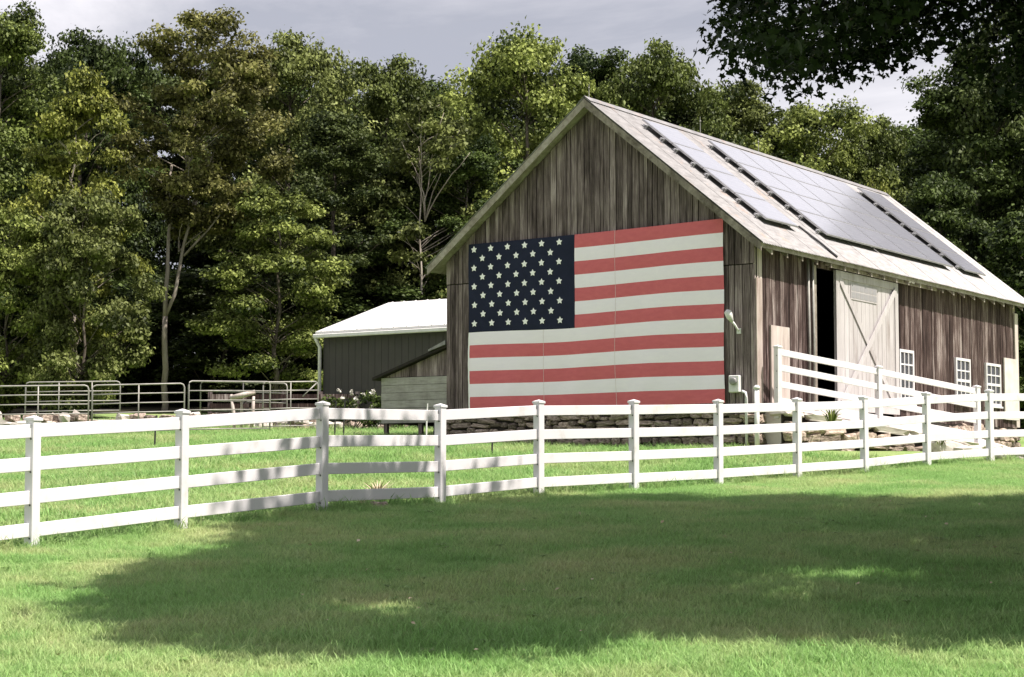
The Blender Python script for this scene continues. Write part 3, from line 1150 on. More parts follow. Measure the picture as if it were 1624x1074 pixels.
# cable conduit running down the roof between the first two arrays
q = MB()
q.tube([tuple(roof_pt(3.55, 1.2, .04)), tuple(roof_pt(3.62, .5, .04)), tuple(roof_pt(3.6, -.02, .03))], .028, 6)
o = tag(q.build('roof_cable', M['black_metal'], None, tuple(roof_pt(3.55, 1.2, 0))), 'dark cable running down the roof to the eave', 'cable')
o.location = bw(*roof_pt(3.55, 1.2, 0))
o.rotation_euler = (0, 0, YAW)

# ------------------------------------------------------------------ lean-to on the barn's left flank
lean, LA = bthing('lean_to', 'grey plank lean-to shed against the left side of the barn', 'shed', (0.2, 9.3, 1.1))
Y0, Y1 = BW + .03, 10.34
zt = lambda y_: 3.28 + (2.60 - 3.28) * (y_ - Y0) / (Y1 - Y0)
q = MB()
q.box(.30, 4.2, Y1 - .10, Y1 - .04, 1.45, zt(Y1) - .06)
q.box(.26, .30, Y0, Y1 - .03, 1.45, zt(Y1) - .02)
q.box(4.2, 4.26, Y0, Y1 - .04, .9, zt(Y1) - .04)
q.build('wall', M['backing'], lean, LA)
for k in range(6):
    z0 = 1.46 + k * .187
    q = MB()
    q.box(.205 - rg.uniform(0, .008), .255, Y0 + .03, Y1, z0 + .004, z0 + .183)
    q.build('plank', M['grey_wood'], lean, LA)
yy = Y0
while yy < Y1 - .25:
    y2 = min(yy + rg.choice((.16, .2, .23)), Y1)
    q = MB()
    q.hexa([(.225, yy + .004, 2.59), (.25, yy + .004, 2.59), (.25, y2 - .004, 2.59), (.225, y2 - .004, 2.59)],
           [(.225, yy + .004, zt(yy) - .03), (.25, yy + .004, zt(yy) - .03), (.25, y2 - .004, zt(y2) - .03), (.225, y2 - .004, zt(y2) - .03)])
    q.build('board', M['gable'], lean, LA)
    yy = y2
q = MB()
q.hexa([(.05, Y0, zt(Y0) - .02), (4.4, Y0, zt(Y0) - .02), (4.4, Y1 + .18, zt(Y1 + .18) - .02), (.05, Y1 + .18, zt(Y1 + .18) - .02)],
       [(.05, Y0, zt(Y0) + .05), (4.4, Y0, zt(Y0) + .05), (4.4, Y1 + .18, zt(Y1 + .18) + .05), (.05, Y1 + .18, zt(Y1 + .18) + .05)])
q.build('roof', M['backing'], lean, LA)
q = MB()
q.hexa([(.0, Y0 + .0, zt(Y0) + .04), (1.2, Y0, zt(Y0) + .04), (1.2, Y0 + .5, zt(Y0 + .5) - .02 + .08), (.0, Y0 + .5, zt(Y0 + .5) - .02 + .08)],
       [(.0, Y0 + .0, zt(Y0) + .14), (1.2, Y0, zt(Y0) + .14), (1.2, Y0 + .5, zt(Y0 + .5) + .10), (.0, Y0 + .5, zt(Y0 + .5) + .10)])
q.build('flashing', M['roof'], lean, LA)
for yy in (Y0 + .12, Y1 - .08, (Y0 + Y1) / 2 - .1):
    q = MB()
    q.box(.27, .36, yy - .05, yy + .05, .9, 1.45)
    q.build('post', M['gable'], lean, LA)

# ------------------------------------------------------------------ dark pole shed behind
SYAW = YAW
SP = np.array([-5.74, 58.0])
shed = thing('pole_shed', 'dark metal-sided shed with white roof behind the barn', 'shed', (float(SP[0]), float(SP[1]), EYE + 1.5), SYAW)
SA = (0, 0, 1.5)
SW_, SD, SE_, SR_ = 13.0, 6.8, 4.52, 5.62     # local y runs left along the wall (negative here goes right)
q = MB()
q.box(.02, SD - .02, -SW_, -.03, 1.3, SE_ - .02)
for x in (.02, ):
    q.add([(.02, -.03, SE_ - .02), (SD - .02, -.03, SE_ - .02), (SD / 2, -.03, SR_ - .05)], [(0, 1, 2)])
    q.add([(.02, -SW_, SE_ - .02), (SD - .02, -SW_, SE_ - .02), (SD / 2, -SW_, SR_ - .05)], [(0, 2, 1)])
wl = q.build('wall', M['dark_metal'], shed, SA)
for k in range(26):
    y0 = -SW_ + k * .5
    q = MB()
    q.box(-.002, .018, y0 + .0, y0 + .4985, 1.4, SE_ - .08)
    p = q
    p.box(-.009, -.0025, y0 + .02, y0 + .05, 1.4, SE_ - .08)
    p.box(-.009, -.0025, y0 + .27, y0 + .30, 1.4, SE_ - .08)
    p.build('siding_sheet', M['dark_metal'], wl, SA)
q = MB()
for x0, x1, z0, z1 in ((-.25, SD / 2, SE_ - .0, SR_ + .08), (SD + .25, SD / 2, SE_ - .0, SR_ + .08)):
    lo = [(x0, -SW_ - .2, z0), (x0, .12, z0), (x1, .12, z1), (x1, -SW_ - .2, z1)]
    hi = [(a, b_, c_ + .06) for a, b_, c_ in lo]
    if x0 < x1:
        lo, hi = lo[::-1], hi[::-1]
    q.hexa(lo, hi)
rfo = q.build('roof', M['white_roof'], shed, SA)
for k in range(29):
    yy = -SW_ + k * .46
    q = MB()
    q.hexa([(-.25, yy, SE_ + .061), (SD / 2 - .05, yy, SR_ + .126), (SD / 2 - .05, yy + .03, SR_ + .126), (-.25, yy + .03, SE_ + .061)][::-1],
           [(-.25, yy, SE_ + .09), (SD / 2 - .05, yy, SR_ + .155), (SD / 2 - .05, yy + .03, SR_ + .155), (-.25, yy + .03, SE_ + .09)][::-1])
    q.build('seam', M['white_roof'], rfo, SA)
q = MB()
q.box(-.36, -.255, -SW_ - .2, .14, SE_ - .14, SE_ - .02)
bevel(q.build('gutter', M['white_metal'], shed, SA), .02)
q = MB()
q.tube([(-.3, .08, SE_ - .1), (-.2, .08, SE_ - .25), (-.09, .07, SE_ - .4), (-.09, .07, 1.3)], .055, 8)
q.build('downpipe', M['white_metal'], shed, SA, True)

# ------------------------------------------------------------------ ramp, retaining wall and ramp fence
RA, RC = np.array([5.85, 41.15]), np.array([11.35, 45.45])
RD = (RC - RA) / np.linalg.norm(RC - RA)
RN = np.array([RD[1], -RD[0]])
RLEN = float(np.linalg.norm(RC - RA))
rtop = lambda u: 1.50 - .68 * u / RLEN           # eye-relative ramp edge height
ramp_z = lambda u: rtop(u) + EYE
vs, fs, nu_, nv_ = [], [], 24, 8
for i in range(nu_ + 1):
    u = RLEN * i / nu_ * 1.25
    e = RA + RD * u
    wx = .35 + 13.5 * i / nu_
    wpt = np.array(bw(wx, -.0, 0)[:2])
    for j in range(nv_ + 1):
        k = j / nv_
        p = e * (1 - k) + wpt * k
        zz = (rtop(u)) * (1 - k) + (1.66 - max(0, wx - 8) * .075) * k + .02 * math.sin(i * 1.7 + j)
        vs.append((p[0], p[1], zz + EYE))
for i in range(nu_):
    for j in range(nv_):
        a = i * (nv_ + 1) + j
        fs.append((a, a + nv_ + 1, a + nv_ + 2, a + 1))
rm = MB().add(vs, fs)
# skirt down to the ground along the outer edges
for i in range(nu_):
    a, b_ = vs[i * (nv_ + 1)], vs[(i + 1) * (nv_ + 1)]
    rm.add([a, (a[0], a[1], EYE + .2), (b_[0], b_[1], EYE + .2), b_], [(0, 1, 2, 3)])
for j in range(nv_):
    a, b_ = vs[j], vs[j + 1]
    rm.add([a, b_, (b_[0], b_[1], EYE + .2), (a[0], a[1], EYE + .2)], [(0, 1, 2, 3)])
for j in range(nv_):
    a, b_ = vs[nu_ * (nv_ + 1) + j], vs[nu_ * (nv_ + 1) + j + 1]
    rm.add([b_, a, (a[0] + .5, a[1] + .3, EYE + .3), (b_[0] + 1.2, b_[1] + 1.2, EYE + .6)], [(0, 1, 2, 3)])
kind(rm.build('ramp', M['concrete'], None, smooth=False), 'structure')
ret = thing('retaining_wall', 'fieldstone retaining wall with pale cap slabs holding the ramp', 'wall', (float(RA[0]), float(RA[1]), EYE + .5), math.atan2(RD[1], RD[0]))


def ret_place(u, z):
    return (u, -.10, z - .5)


ret_place.rz = 0
bk = MB()
bk.add([(-.1, -.06, -.3), (RLEN, -.06, -.3), (RLEN, -.06, rtop(RLEN) - .53), (-.1, -.06, .97), (-.1, -.02, -.3), (RLEN, -.02, -.3), (RLEN, -.02, rtop(RLEN) - .53), (-.1, -.02, .97)],
       [(0, 1, 2, 3), (7, 6, 5, 4), (0, 3, 7, 4), (3, 2, 6, 7), (1, 5, 6, 2)])
bk.build('joint_fill', M['mortar'], ret)
lay_stones(ret, -.05, RLEN, lambda u: .42, lambda u: rtop(u) - .10, ret_place, random.Random(12), .11, .24, .3, .8, .3)
u = -.15
rgs = random.Random(14)
while u < RLEN:
    wd = rgs.uniform(.6, 1.3)
    o = link('cap_slab', PALE[rgs.randrange(6)], ret)
    o.location = (u + wd / 2, .06, rtop(u + wd / 2) - .5 + .0)
    o.scale = (wd - .03, .62 * rgs.uniform(.9, 1.1), .13)
    o.rotation_euler = (rgs.uniform(-.03, .03), math.atan(.68 / RLEN), rgs.uniform(-.04, .04))
    u += wd


def picket(px, py, zb, h, ang, parent, loc0, slots, cap=True, wdt=.127):
    """square vinyl post with pyramid cap and rail slots"""
    q = MB()
    q.box(-wdt / 2, wdt / 2, -wdt / 2, wdt / 2, -.15, h - .055)
    o = bevel(q.build('post', M['vinyl'], parent), .006)
    o.location = (px - loc0[0], py - loc0[1], zb - loc0[2])
    o.rotation_euler = (rg.uniform(-.006, .006), rg.uniform(-.006, .006), ang)
    c = wdt / 2 + .011
    q = MB()
    q.add([(-c, -c, h - .06), (c, -c, h - .06), (c, c, h - .06), (-c, c, h - .06), (-c, -c, h - .03), (c, -c, h - .03), (c, c, h - .03), (-c, c, h - .03), (0, 0, h)],
          [(0, 3, 2, 1), (0, 1, 5, 4), (1, 2, 6, 5), (2, 3, 7, 6), (3, 0, 4, 7), (4, 5, 8), (5, 6, 8), (6, 7, 8), (7, 4, 8)])
    q.build('cap', M['vinyl'], o)
    for z in slots:
        for s in (-1, 1):
            q = MB()
            q.tube([(s * (wdt / 2 - .002), -wdt / 2 + .036, z), (s * (wdt / 2 + .004), -wdt / 2 + .036, z)], .012, 6)
            q.build('slot', M['hole'], o)
    return o


def vinyl_fence(name, label, pts, h, zs, rail_h, loc0):
    fo = thing(name, label, 'fence', loc0)
    for i, p in enumerate(pts):
        a = pts[max(i - 1, 0)]
        b_ = pts[min(i + 1, len(pts) - 1)]
        ang = math.atan2(b_[1] - a[1], b_[0] - a[0])
        picket(p[0], p[1], p[2], h, ang, fo, loc0, [z - rail_h / 2 - .015 for z in zs])
    for i in range(len(pts) - 1):
        a, b_ = np.array(pts[i]), np.array(pts[i + 1])
        for z in zs:
            q = MB()
            sag = rg.uniform(-.008, .008)
            A_ = a + (0, 0, z) - np.array(loc0)
            B_ = b_ + (0, 0, z + sag) - np.array(loc0)
            q.beam(A_, B_, .042, rail_h)
            bevel(q.build('rail', M['vinyl'], fo), .006)
    return fo


fp = [(float(x_), float(y_), float(gz(x_, y_))) for x_, y_, _ in FENCE]
vinyl_fence('white_fence', 'long white four-rail vinyl fence crossing the lawn', fp, 1.5, (.20, .575, .95, 1.325), .155, (fp[3][0], fp[3][1], fp[3][2]))
rpts = []
for u in (.02, RLEN * .47, RLEN * .97):
    p = RA + RD * u - RN * .18
    rpts.append((float(p[0]), float(p[1]), float(ramp_z(u)) + .04))
vinyl_fence('ramp_fence', 'white vinyl rail fence sloping down along the barn ramp', rpts, 1.45, (.24, .60, .96, 1.30), .14, rpts[0])

# ------------------------------------------------------------------ pipe corral panels, stakes and rocks
def pix(px, Y):
    return (px - 812) / F * Y * 1.0


def corral(px0, px1, Ya, Yb, hgt, rails, mids, label, braces=False):
    a = np.array([pix(px0, Ya), Ya, 0.0])
    b_ = np.array([pix(px1, Yb), Yb, 0.0])
    a[2], b_[2] = gz(a[0], a[1]), gz(b_[0], b_[1])
    o = thing('corral_panel', label, 'fence panel', tuple(a), 0, 'pipe corral panels')
    d = b_ - a
    rr = .019
    q = MB()
    zt_, zb_, c = hgt, .14, .1
    P = lambda t_, z: tuple(d * t_ + (0, 0, z))
    e = c / np.linalg.norm(d)
    loop = [P(0, 0), P(0, zt_ - c), P(e * .3, zt_ - c * .3), P(e, zt_), P(1 - e, zt_), P(1 - e * .3, zt_ - c * .3), P(1, zt_ - c), P(1, 0)]
    q.tube(loop, rr * 1.15, 7)
    q.build('frame', M['pipe'], o, smooth=True)
    for k in range(1, rails):
        z = zt_ - (zt_ - zb_) * k / (rails - 1)
        q = MB()
        q.tube([P(0.004, z), P(.5, z + .008), P(.996, z)], rr, 6)
        q.build('rail', M['pipe'], o, smooth=True)
    for t_ in mids:
        q = MB()
        q.tube([P(t_, zb_), P(t_, zt_)], rr, 6)
        q.build('upright', M['pipe'], o, smooth=True)
    if braces:
        q = MB()
        q.tube([P(.72, zt_ - .42), P(.97, zt_ - .05)], rr, 6)
        q.build('brace', M['pipe'], o, smooth=True)
    return o


corral(-62, 140, 48.5, 49.4, 1.36, 6, (.6,), 'grey pipe corral panel at the left picture edge')
corral(146, 292, 49.4, 50.2, 1.36, 6, (.5,), 'grey pipe corral panel right of the leftmost panel')
corral(299, 428, 50.4, 52.6, 1.42, 6, (), 'rounded pipe corral gate between the other corral panels')
corral(417, 504, 54.0, 54.8, 1.40, 6, (.5,), 'braced grey corral panel next to the shed downpipe', True)
corral(40, 190, 56.6, 57.2, 1.3, 5, (.35, .7), 'pipe panel in the row behind the leftmost corral panels')
corral(318, 455, 57.6, 56.4, 1.3, 5, (.5,), 'pipe panel behind the rounded corral gate')
for px, Yd, hgt, wherex in ((246, 43.0, .75, 'in the left field behind the second fence span'), (780, 40.0, .42, 'in the grass before the stone foundation'), (688, 42.5, .7, 'just left of the lean-to end post'),
                            (676, 43.5, .95, 'in front of the lean-to planks'), (545, 46.5, .95, 'on the grass left of the lean-to'), (531, 47.0, .9, 'beside the shed downpipe')):
    xx_ = pix(px, Yd)
    q = MB()
    q.tube([(0, 0, -.1), (.01, 0, hgt * .6), (.03, 0, hgt)], [.022, .02, .016], 6)
    q.tube([(.02, -.02, hgt * .8), (.02, -.05, hgt * .82), (.02, -.02, hgt * .86)], .01, 5)
    o = tag(q.build('field_stake', M['white_metal'] if px in (676,) else M['black_metal']), 'thin dark stake ' + wherex if px != 676 else 'thin pale stake ' + wherex, 'stake', 'stakes in the field')
    o.location = (xx_, Yd, gz(xx_, Yd))
# low dry stone row behind the corral
rgs = random.Random(31)
row = thing('stone_row', 'low row of pale fieldstones along the far side of the paddock', 'stone wall', (pix(400, 55.5), 55.5, gz(pix(400, 55.5), 55.5)))
for k in range(64):
    px = -30 + k * 10.9 + rgs.uniform(-3, 3)
    Yd = 55.5 + rgs.uniform(-.3, .3)
    if px > 640:
        continue
    xx_ = pix(px, Yd)
    for lay in range(2 if rgs.random() < .6 else 1):
        o = link('stone', (PALE if rgs.random() < .3 else STONES)[rgs.randrange(6)], row)
        s = rgs.uniform(.22, .5)
        o.location = (xx_ - row.location[0] + rgs.uniform(-.1, .1), Yd - row.location[1], gz(xx_, Yd) - row.location[2] + .09 + lay * .19)
        o.scale = (s, rgs.uniform(.25, .4), rgs.uniform(.16, .28))
        o.rotation_euler = (rgs.uniform(-.2, .2), rgs.uniform(-.2, .2), rgs.uniform(0, 3))


def rock(px, Yd, s, label, mat=None):
    xx_ = pix(px, Yd)
    o = link('rock', (mat or PALE)[rgs.randrange(6)])
    tag(o, label, 'rock', 'loose rocks')
    o.location = (xx_, Yd, gz(xx_, Yd) + s[2] * .3)
    o.scale = s
    o.rotation_euler = (rgs.uniform(-.1, .1), rgs.uniform(-.1, .1), rgs.uniform(0, 3))


rock(12, 51.5, (.62, .5, .42), 'rounded pale boulder at the left picture edge behind the corral')
rock(602, 27.0, (.26, .2, .10), 'small flat tan rock at the foot of the white fence', STONES)
rock(1600, 40.6, (.9, .5, .2), 'flat tan rock behind the fence at the right picture edge', PALE)
rock(1500, 42.2, (.8, .6, .38), 'pale rock behind the second to last fence post', PALE)
rock(1535, 42.0, (.55, .5, .25), 'pale rock left of the last fence post, partly behind the bottom rail', PALE)

# bleached wooden stand behind the corral
o = thing('wooden_stand', 'pale bleached wooden stand behind the rounded corral gate', 'stand', (pix(385, 53.5), 53.5, gz(pix(385, 53.5), 53.5)))
for nm, a, b_, r_ in (('leg', (-.22, 0, 0), (-.33, 0, 1.05), .045), ('leg', (.22, .05, 0), (.30, 0, 1.0), .045), ('crossbar', (-.36, 0, .95), (.34, 0, 1.12), .07), ('leg', (-.1, .4, 0), (-.05, .05, .98), .04)):
    q = MB()
    q.tube([a, ((a[0] + b_[0]) / 2 + .02, (a[1] + b_[1]) / 2, (a[2] + b_[2]) / 2), b_], [r_, r_ * 1.15, r_ * .9], 7)
    q.build(nm, M['pale_wood'], o, smooth=True)
# brown plank rail fence behind the corral
o = thing('plank_fence', 'old brown plank fence behind the braced corral panel', 'fence', (pix(450, 57.0), 57.0, gz(pix(450, 57), 57)))
for k in range(5):
    xx_ = -2.2 + k * 1.1
    q = MB()
    q.box(xx_ - .06, xx_ + .06, -.06, .06, -.2, 1.05)
    q.build('post', M['gable'], o)
for z in (.35, .62, .90):
    for k in range(4):
        xx_ = -2.2 + k * 1.1
        q = MB()
        q.box(xx_ + .005, xx_ + 1.095, -.09, -.065, z - .07 + rgs.uniform(-.02, .02), z + .07)
        q.build('plank', M['side'], o)


# ------------------------------------------------------------------ vegetation
def leaf_quads(P, Nrm, size, rgn, lobed=False, aspect=.62):
    """leaf faces at points P with normals Nrm"""
    n = len(P)
    Nn = Nrm / (np.linalg.norm(Nrm, axis=1, keepdims=True) + 1e-9)
    ax = rgn.normal(size=(n, 3))
    ax -= (ax * Nn).sum(1, keepdims=True) * Nn
    ax /= np.linalg.norm(ax, axis=1, keepdims=True) + 1e-9
    bx = np.cross(Nn, ax)
    s = (size * rgn.uniform(.5, 1.5, n))[:, None]
    if not lobed:
        v = np.stack([P - ax * s * .5, P + bx * s * aspect * .5 + Nn * s * .08, P + ax * s * .5 - Nn * s * .1, P - bx * s * aspect * .5 + Nn * s * .08], 1)
        f = np.arange(n * 4).reshape(n, 4)
        return v.reshape(-1, 3), f
    # five-lobed leaf: two quads joined along the midrib plus side lobes, drawn as three quads
    q = lambda a, b_, c: P + ax * s * a + bx * s * b_ + Nn * s * c
    v = np.stack([q(-.5, 0, 0), q(-.12, .22, .06), q(.5, 0, -.12), q(-.12, -.22, .06),
                  q(-.3, 0, 0), q(-.22, .5, .02), q(.05, .34, .06), q(.12, 0, 0), q(.05, -.34, .06), q(-.22, -.5, .02)], 1)
    b0 = (np.arange(n) * 10)[:, None]
    f = np.concatenate([b0 + np.array([0, 1, 2, 3]), b0 + np.array([4, 5, 6, 7]), b0 + np.array([4, 7, 8, 9])], 0)
    return v.reshape(-1, 3), f


def clump_leaves(C, rad, per, size, rgn, flat=.55, lobed=False, centre=None, upb=.7, outb=.6, rb=.65):
    """leaves spread through flattened domes round clump centres C"""
    n = len(C)
    k = np.repeat(np.arange(n), per)
    d = rgn.normal(size=(len(k), 3))
    d /= np.linalg.norm(d, axis=1, keepdims=True)
    d[:, 2] = np.where(d[:, 2] < 0, d[:, 2] * .55, d[:, 2])
    r_ = rgn.uniform(.15, 1, len(k)) ** .5
    r_ = r_ * (1 + .18 * rgn.normal(size=len(k)))
    loc = d * r_[:, None] * rad[k][:, None] * np.array([1, 1, flat])
    P = C[k] + loc
    o_ = loc / (np.linalg.norm(loc, axis=1, keepdims=True) + 1e-6)
    N_ = np.array([0, 0, 1]) * upb + o_ * outb + rgn.normal(size=P.shape) * rb
    v, f = leaf_quads(P, N_, size, rgn, lobed)
    rn = np.clip(rgn.normal(.48, .26, n)[k] + rgn.normal(0, .22, len(k)), 0, 1)
    if lobed:
        rn = np.concatenate([rn, rn, rn])
    return v, f, rn


def limb(q, a, b_, r0, r1, rgn, seg=4, n=6, bow=.12):
    a, b_ = np.array(a, float), np.array(b_, float)
    L_ = np.linalg.norm(b_ - a)
    off = rgn.normal(size=3) * bow * L_ * .5
    off[2] = abs(off[2]) * .6
    pts = [a + (b_ - a) * t_ + off * math.sin(t_ * math.pi) + (rgn.normal(size=3) * L_ * .012 if 0 < t_ < 1 else 0) for t_ in np.linspace(0, 1, seg + 1)]
    q.tube(pts, list(np.linspace(r0, r1, seg + 1)), n)


PROTO = {}


def make_proto(key, H, zb, Rmax, nclump, per, size, seed, shape='oval', crad=(.5, .95), flat=.55, fork=False, trunk_r=.2, sparse=1.0):
    rgn = np.random.default_rng(seed)
    tt = rgn.uniform(0, 1, nclump)
    if shape == 'oval':
        prof_ = np.sin(np.pi * (tt * .86 + .12)) ** .65
    elif shape == 'round':
        prof_ = np.sqrt(np.clip(1 - (2 * tt - 1) ** 2 * .93, 0, 1))
    elif shape == 'cone':
        prof_ = (1 - tt) ** .7 * .95 + .08
    else:                                   # 'layer': tiers of boughs
        tt = (np.floor(tt * 8) + rgn.uniform(0, .75, nclump)) / 8
        prof_ = np.sin(np.pi * (tt * .8 + .18)) ** .6
    ang = rgn.uniform(0, 2 * np.pi, nclump)
    lump = 1 + .20 * np.sin(ang * 3 + tt * 7 + seed) + .12 * np.sin(ang * 5 - tt * 11)
    nb = max(14, nclump // 5)
    bt_ = (np.arange(nb) + rgn.uniform(.1, .9, nb)) / nb
    ba_ = np.arange(nb) * 2.39996 + rgn.normal(0, .5, nb)
    if shape == 'layer':
        bt_ = (np.floor(bt_ * 8) + rgn.uniform(0, .8, nb)) / 8
    pf = {'oval': lambda q_: np.sin(np.pi * (q_ * .86 + .12)) ** .65, 'round': lambda q_: np.sqrt(np.clip(1 - (2 * q_ - 1) ** 2 * .93, 0, 1)),
          'layer': lambda q_: np.sin(np.pi * (q_ * .8 + .18)) ** .6}[shape](bt_)
    br_ = Rmax * pf * rgn.uniform(.38, 1.0, nb) * (1 + .15 * np.sin(ba_ * 3 + seed))
    B_ = np.stack([br_ * np.cos(ba_), br_ * np.sin(ba_), zb + (H - zb) * bt_], -1)
    bi = rgn.integers(0, nb, nclump)
    bs = rgn.uniform(.55, 1.2, nb) * Rmax * .29
    off = rgn.normal(size=(nclump, 3))
    off /= np.linalg.norm(off, axis=1, keepdims=True)
    off[:, 2] = off[:, 2] * .55
    C = B_[bi] + off * (bs[bi] * rgn.uniform(.3, 1.1, nclump))[:, None]
    C[:, 2] -= .10 * np.hypot(off[:, 0], off[:, 1]) * bs[bi]
    if fork:
        C[:, 0] += 1.7
    rad = rgn.uniform(crad[0], crad[1], nclump)
    rad = rad * 1.48
    v, f, rn = clump_leaves(C, rad, per, size, rgn, flat * 1.1)
    crown = np_mesh(key + '_crown', v, f, M['lf_mid'], rnd=rn)
    q = MB()
    top = np.array([rgn.normal(0, .2), rgn.normal(0, .2), zb + (H - zb) * .8])
    if fork:
        top[0] = 1.3
        f0 = np.array([.05, 0, zb * .52])
        limb(q, (0, 0, -.4), f0, trunk_r, trunk_r * .75, rgn, 6, 9, .012)
        limb(q, f0, (.25, .1, H * .62), trunk_r * .72, trunk_r * .3, rgn, 7, 8, .01)
        limb(q, f0, (2.2, .2, H * .66), trunk_r * .6, trunk_r * .25, rgn, 7, 8, .04)
        limb(q, (.85, .1, zb * .85), (3.3, -.2, H * .55), trunk_r * .35, trunk_r * .12, rgn, 5, 7, .06)
    else:
        limb(q, (0, 0, -.4), top, trunk_r, trunk_r * .22, rgn, 9, 8, .04)
    pick = rgn.choice(nclump, min(46, nclump), replace=False)
    for i in pick:
        zz = max(zb * .55, C[i][2] - .45 * np.hypot(C[i][0], C[i][1]) - .3)
        t_ = np.clip(zz / top[2], 0, 1)
        limb(q, (top[0] * t_, top[1] * t_, zz), C[i], trunk_r * .28 * (1 - t_ * .6), .012, rgn, 3, 5)
    PROTO[key] = (crown, q.mesh(key + '_trunk', M['bark'], smooth=True))


make_proto('oval', 16, 3.4, 3.3, 253, 195, .175, 1, 'oval', (.34, .62), trunk_r=.22)
make_proto('oval2', 16, 2.4, 3.6, 275, 195, .175, 2, 'oval', (.36, .66), trunk_r=.24)
make_proto('round', 13, 2.6, 4.2, 297, 195, .175, 3, 'round', (.38, .68), trunk_r=.25)
make_proto('fork', 16.5, 7.6, 3.7, 231, 195, .175, 4, 'round', (.34, .6), fork=True, trunk_r=.155)
make_proto('layer', 12, 2.6, 2.9, 187, 195, .175, 5, 'layer', (.34, .6), flat=.5, trunk_r=.13)
make_proto('layer2', 11, 1.6, 3.2, 198, 195, .175, 6, 'layer', (.36, .64), flat=.5, trunk_r=.14)
make_proto('shrub', 7, .3, 2.7, 209, 190, .155, 7, 'round', (.28, .52), trunk_r=.10)
make_proto('sparse', 13, 4, 3.0, 130, 90, .2, 8, 'oval', (.3, .55), trunk_r=.09)


def tree(name, key, label, px, Y, ytop, wpx, mat, group, bark='bark', rz=None, zsink=0.0):
    """a tree whose trunk stands at px on the line Y and whose top reaches picture row ytop, crown about wpx wide"""
    H0 = {'oval': 16, 'oval2': 16, 'round': 13, 'fork': 16.5, 'layer': 12, 'layer2': 11, 'shrub': 7, 'sparse': 13}[key]
    R0 = {'oval': 3.9, 'oval2': 4.2, 'round': 4.9, 'fork': 4.3, 'layer': 3.4, 'layer2': 3.7, 'shrub': 3.1, 'sparse': 3.4}[key]
    x_ = pix(px, Y)
    z0 = gz(x_, Y) - zsink
    ztop = EYE + (766 - ytop) / F * Y
    sz = (ztop - z0) / (H0 + .35)
    sx = wpx * 1.18 / 2 / F * Y / R0
    o = thing(name, label, 'tree', (x_, Y, z0), rg.uniform(0, 6.28) if rz is None else rz, group)
    cr_, tk = PROTO[key]
    for nm, me, mt in (('trunk', tk, M[bark]), ('crown', cr_, M[mat])):
        c = link(nm, me, o)
        c.scale = (sx, sx, sz)
        c.material_slots[0].link = 'OBJECT'
        c.material_slots[0].material = mt
    return o


G1 = 'trees of the wood edge'
tree('leafy_tree', 'oval', 'tall dark green tree cut by the left picture edge', 0, 70, -5, 210, 'lf_mid', G1)
tree('leafy_tree', 'round', 'dark tree top behind the yellow-green tree', 130, 80, 42, 230, 'lf_dark', G1)
tree('leafy_tree', 'layer', 'slender yellow-green tree with thin pale trunk', 117, 64.5, 92, 185, 'lf_yellow', G1, 'pale_bark')
tree('bushy_tree', 'shrub', 'low olive bushy tree behind the left corral panels', 128, 61.5, 300, 190, 'lf_olive', G1)
tree('bushy_tree', 'shrub', 'low green bushy tree at the left picture edge', 5, 62.5, 330, 190, 'lf_light', G1)
tree('leafy_tree', 'fork', 'tall brownish tree with pale forked trunk', 258, 66.5, 0, 255, 'lf_brown', G1, 'pale_bark', rz=0.0)
tree('leafy_tree', 'round', 'olive tree top right of the brownish forked tree', 462, 78, 48, 260, 'lf_olive', G1)
tree('leafy_tree', 'oval2', 'deep green tree in the middle of the wood edge', 528, 72, 170, 230, 'lf_deep', G1)
tree('leafy_tree', 'layer2', 'light green tiered tree left of the white-roofed shed', 432, 65, 285, 205, 'lf_light', G1, rz=1.0)
tree('leafy_tree', 'round', 'green tree top behind the deep green tree', 612, 84, 82, 220, 'lf_mid', G1)
tree('leafy_tree', 'sparse', 'thin pale olive tree above the shed', 672, 72, 150, 190, 'lf_olive', G1, 'pale_bark')
tree('leafy_tree', 'oval2', 'dark tree behind the white shed roof', 640, 74, 250, 240, 'lf_dark', G1)
tree('leafy_tree', 'round', 'large rounded sunlit tree left of the barn peak', 828, 76, 48, 280, 'lf_light', G1)
tree('leafy_tree', 'oval', 'dark green tree just left of the barn peak', 748, 73, 215, 170, 'lf_dark', G1)
tree('leafy_tree', 'round', 'rounded tree right of the barn peak', 1045, 78, 62, 240, 'lf_mid', G1)
tree('leafy_tree', 'oval', 'dark gap-filling tree directly behind the barn peak', 940, 80, 66, 190, 'lf_dark', G1)
tree('leafy_tree', 'oval2', 'olive tree behind the first solar array', 1180, 80, 122, 200, 'lf_olive', G1)
tree('leafy_tree', 'round', 'light olive tree behind the middle of the barn roof', 1292, 78, 158, 250, 'lf_light', G1)
tree('leafy_tree', 'round', 'green tree below the sky gap, behind the roof', 1392, 80, 182, 170, 'lf_mid', G1)
tree('bushy_tree', 'shrub', 'bright yellow-green bush behind the far ridge end', 1398, 68, 285, 90, 'lf_yellow', G1)
tree('leafy_tree', 'oval2', 'tall dark tree at the right picture edge behind the barn', 1550, 72, 62, 275, 'lf_dark', G1)
tree('leafy_tree', 'round', 'dark tree cut by the right picture edge', 1665, 70, -20, 270, 'lf_deep', G1)
tree('bushy_tree', 'layer2', 'dark tiered tree beside the far roof edge', 1490, 67, 260, 190, 'lf_dark', G1)
tree('bushy_tree', 'shrub', 'dark bush against the far corner of the barn', 1640, 64, 330, 260, 'lf_dark', G1)
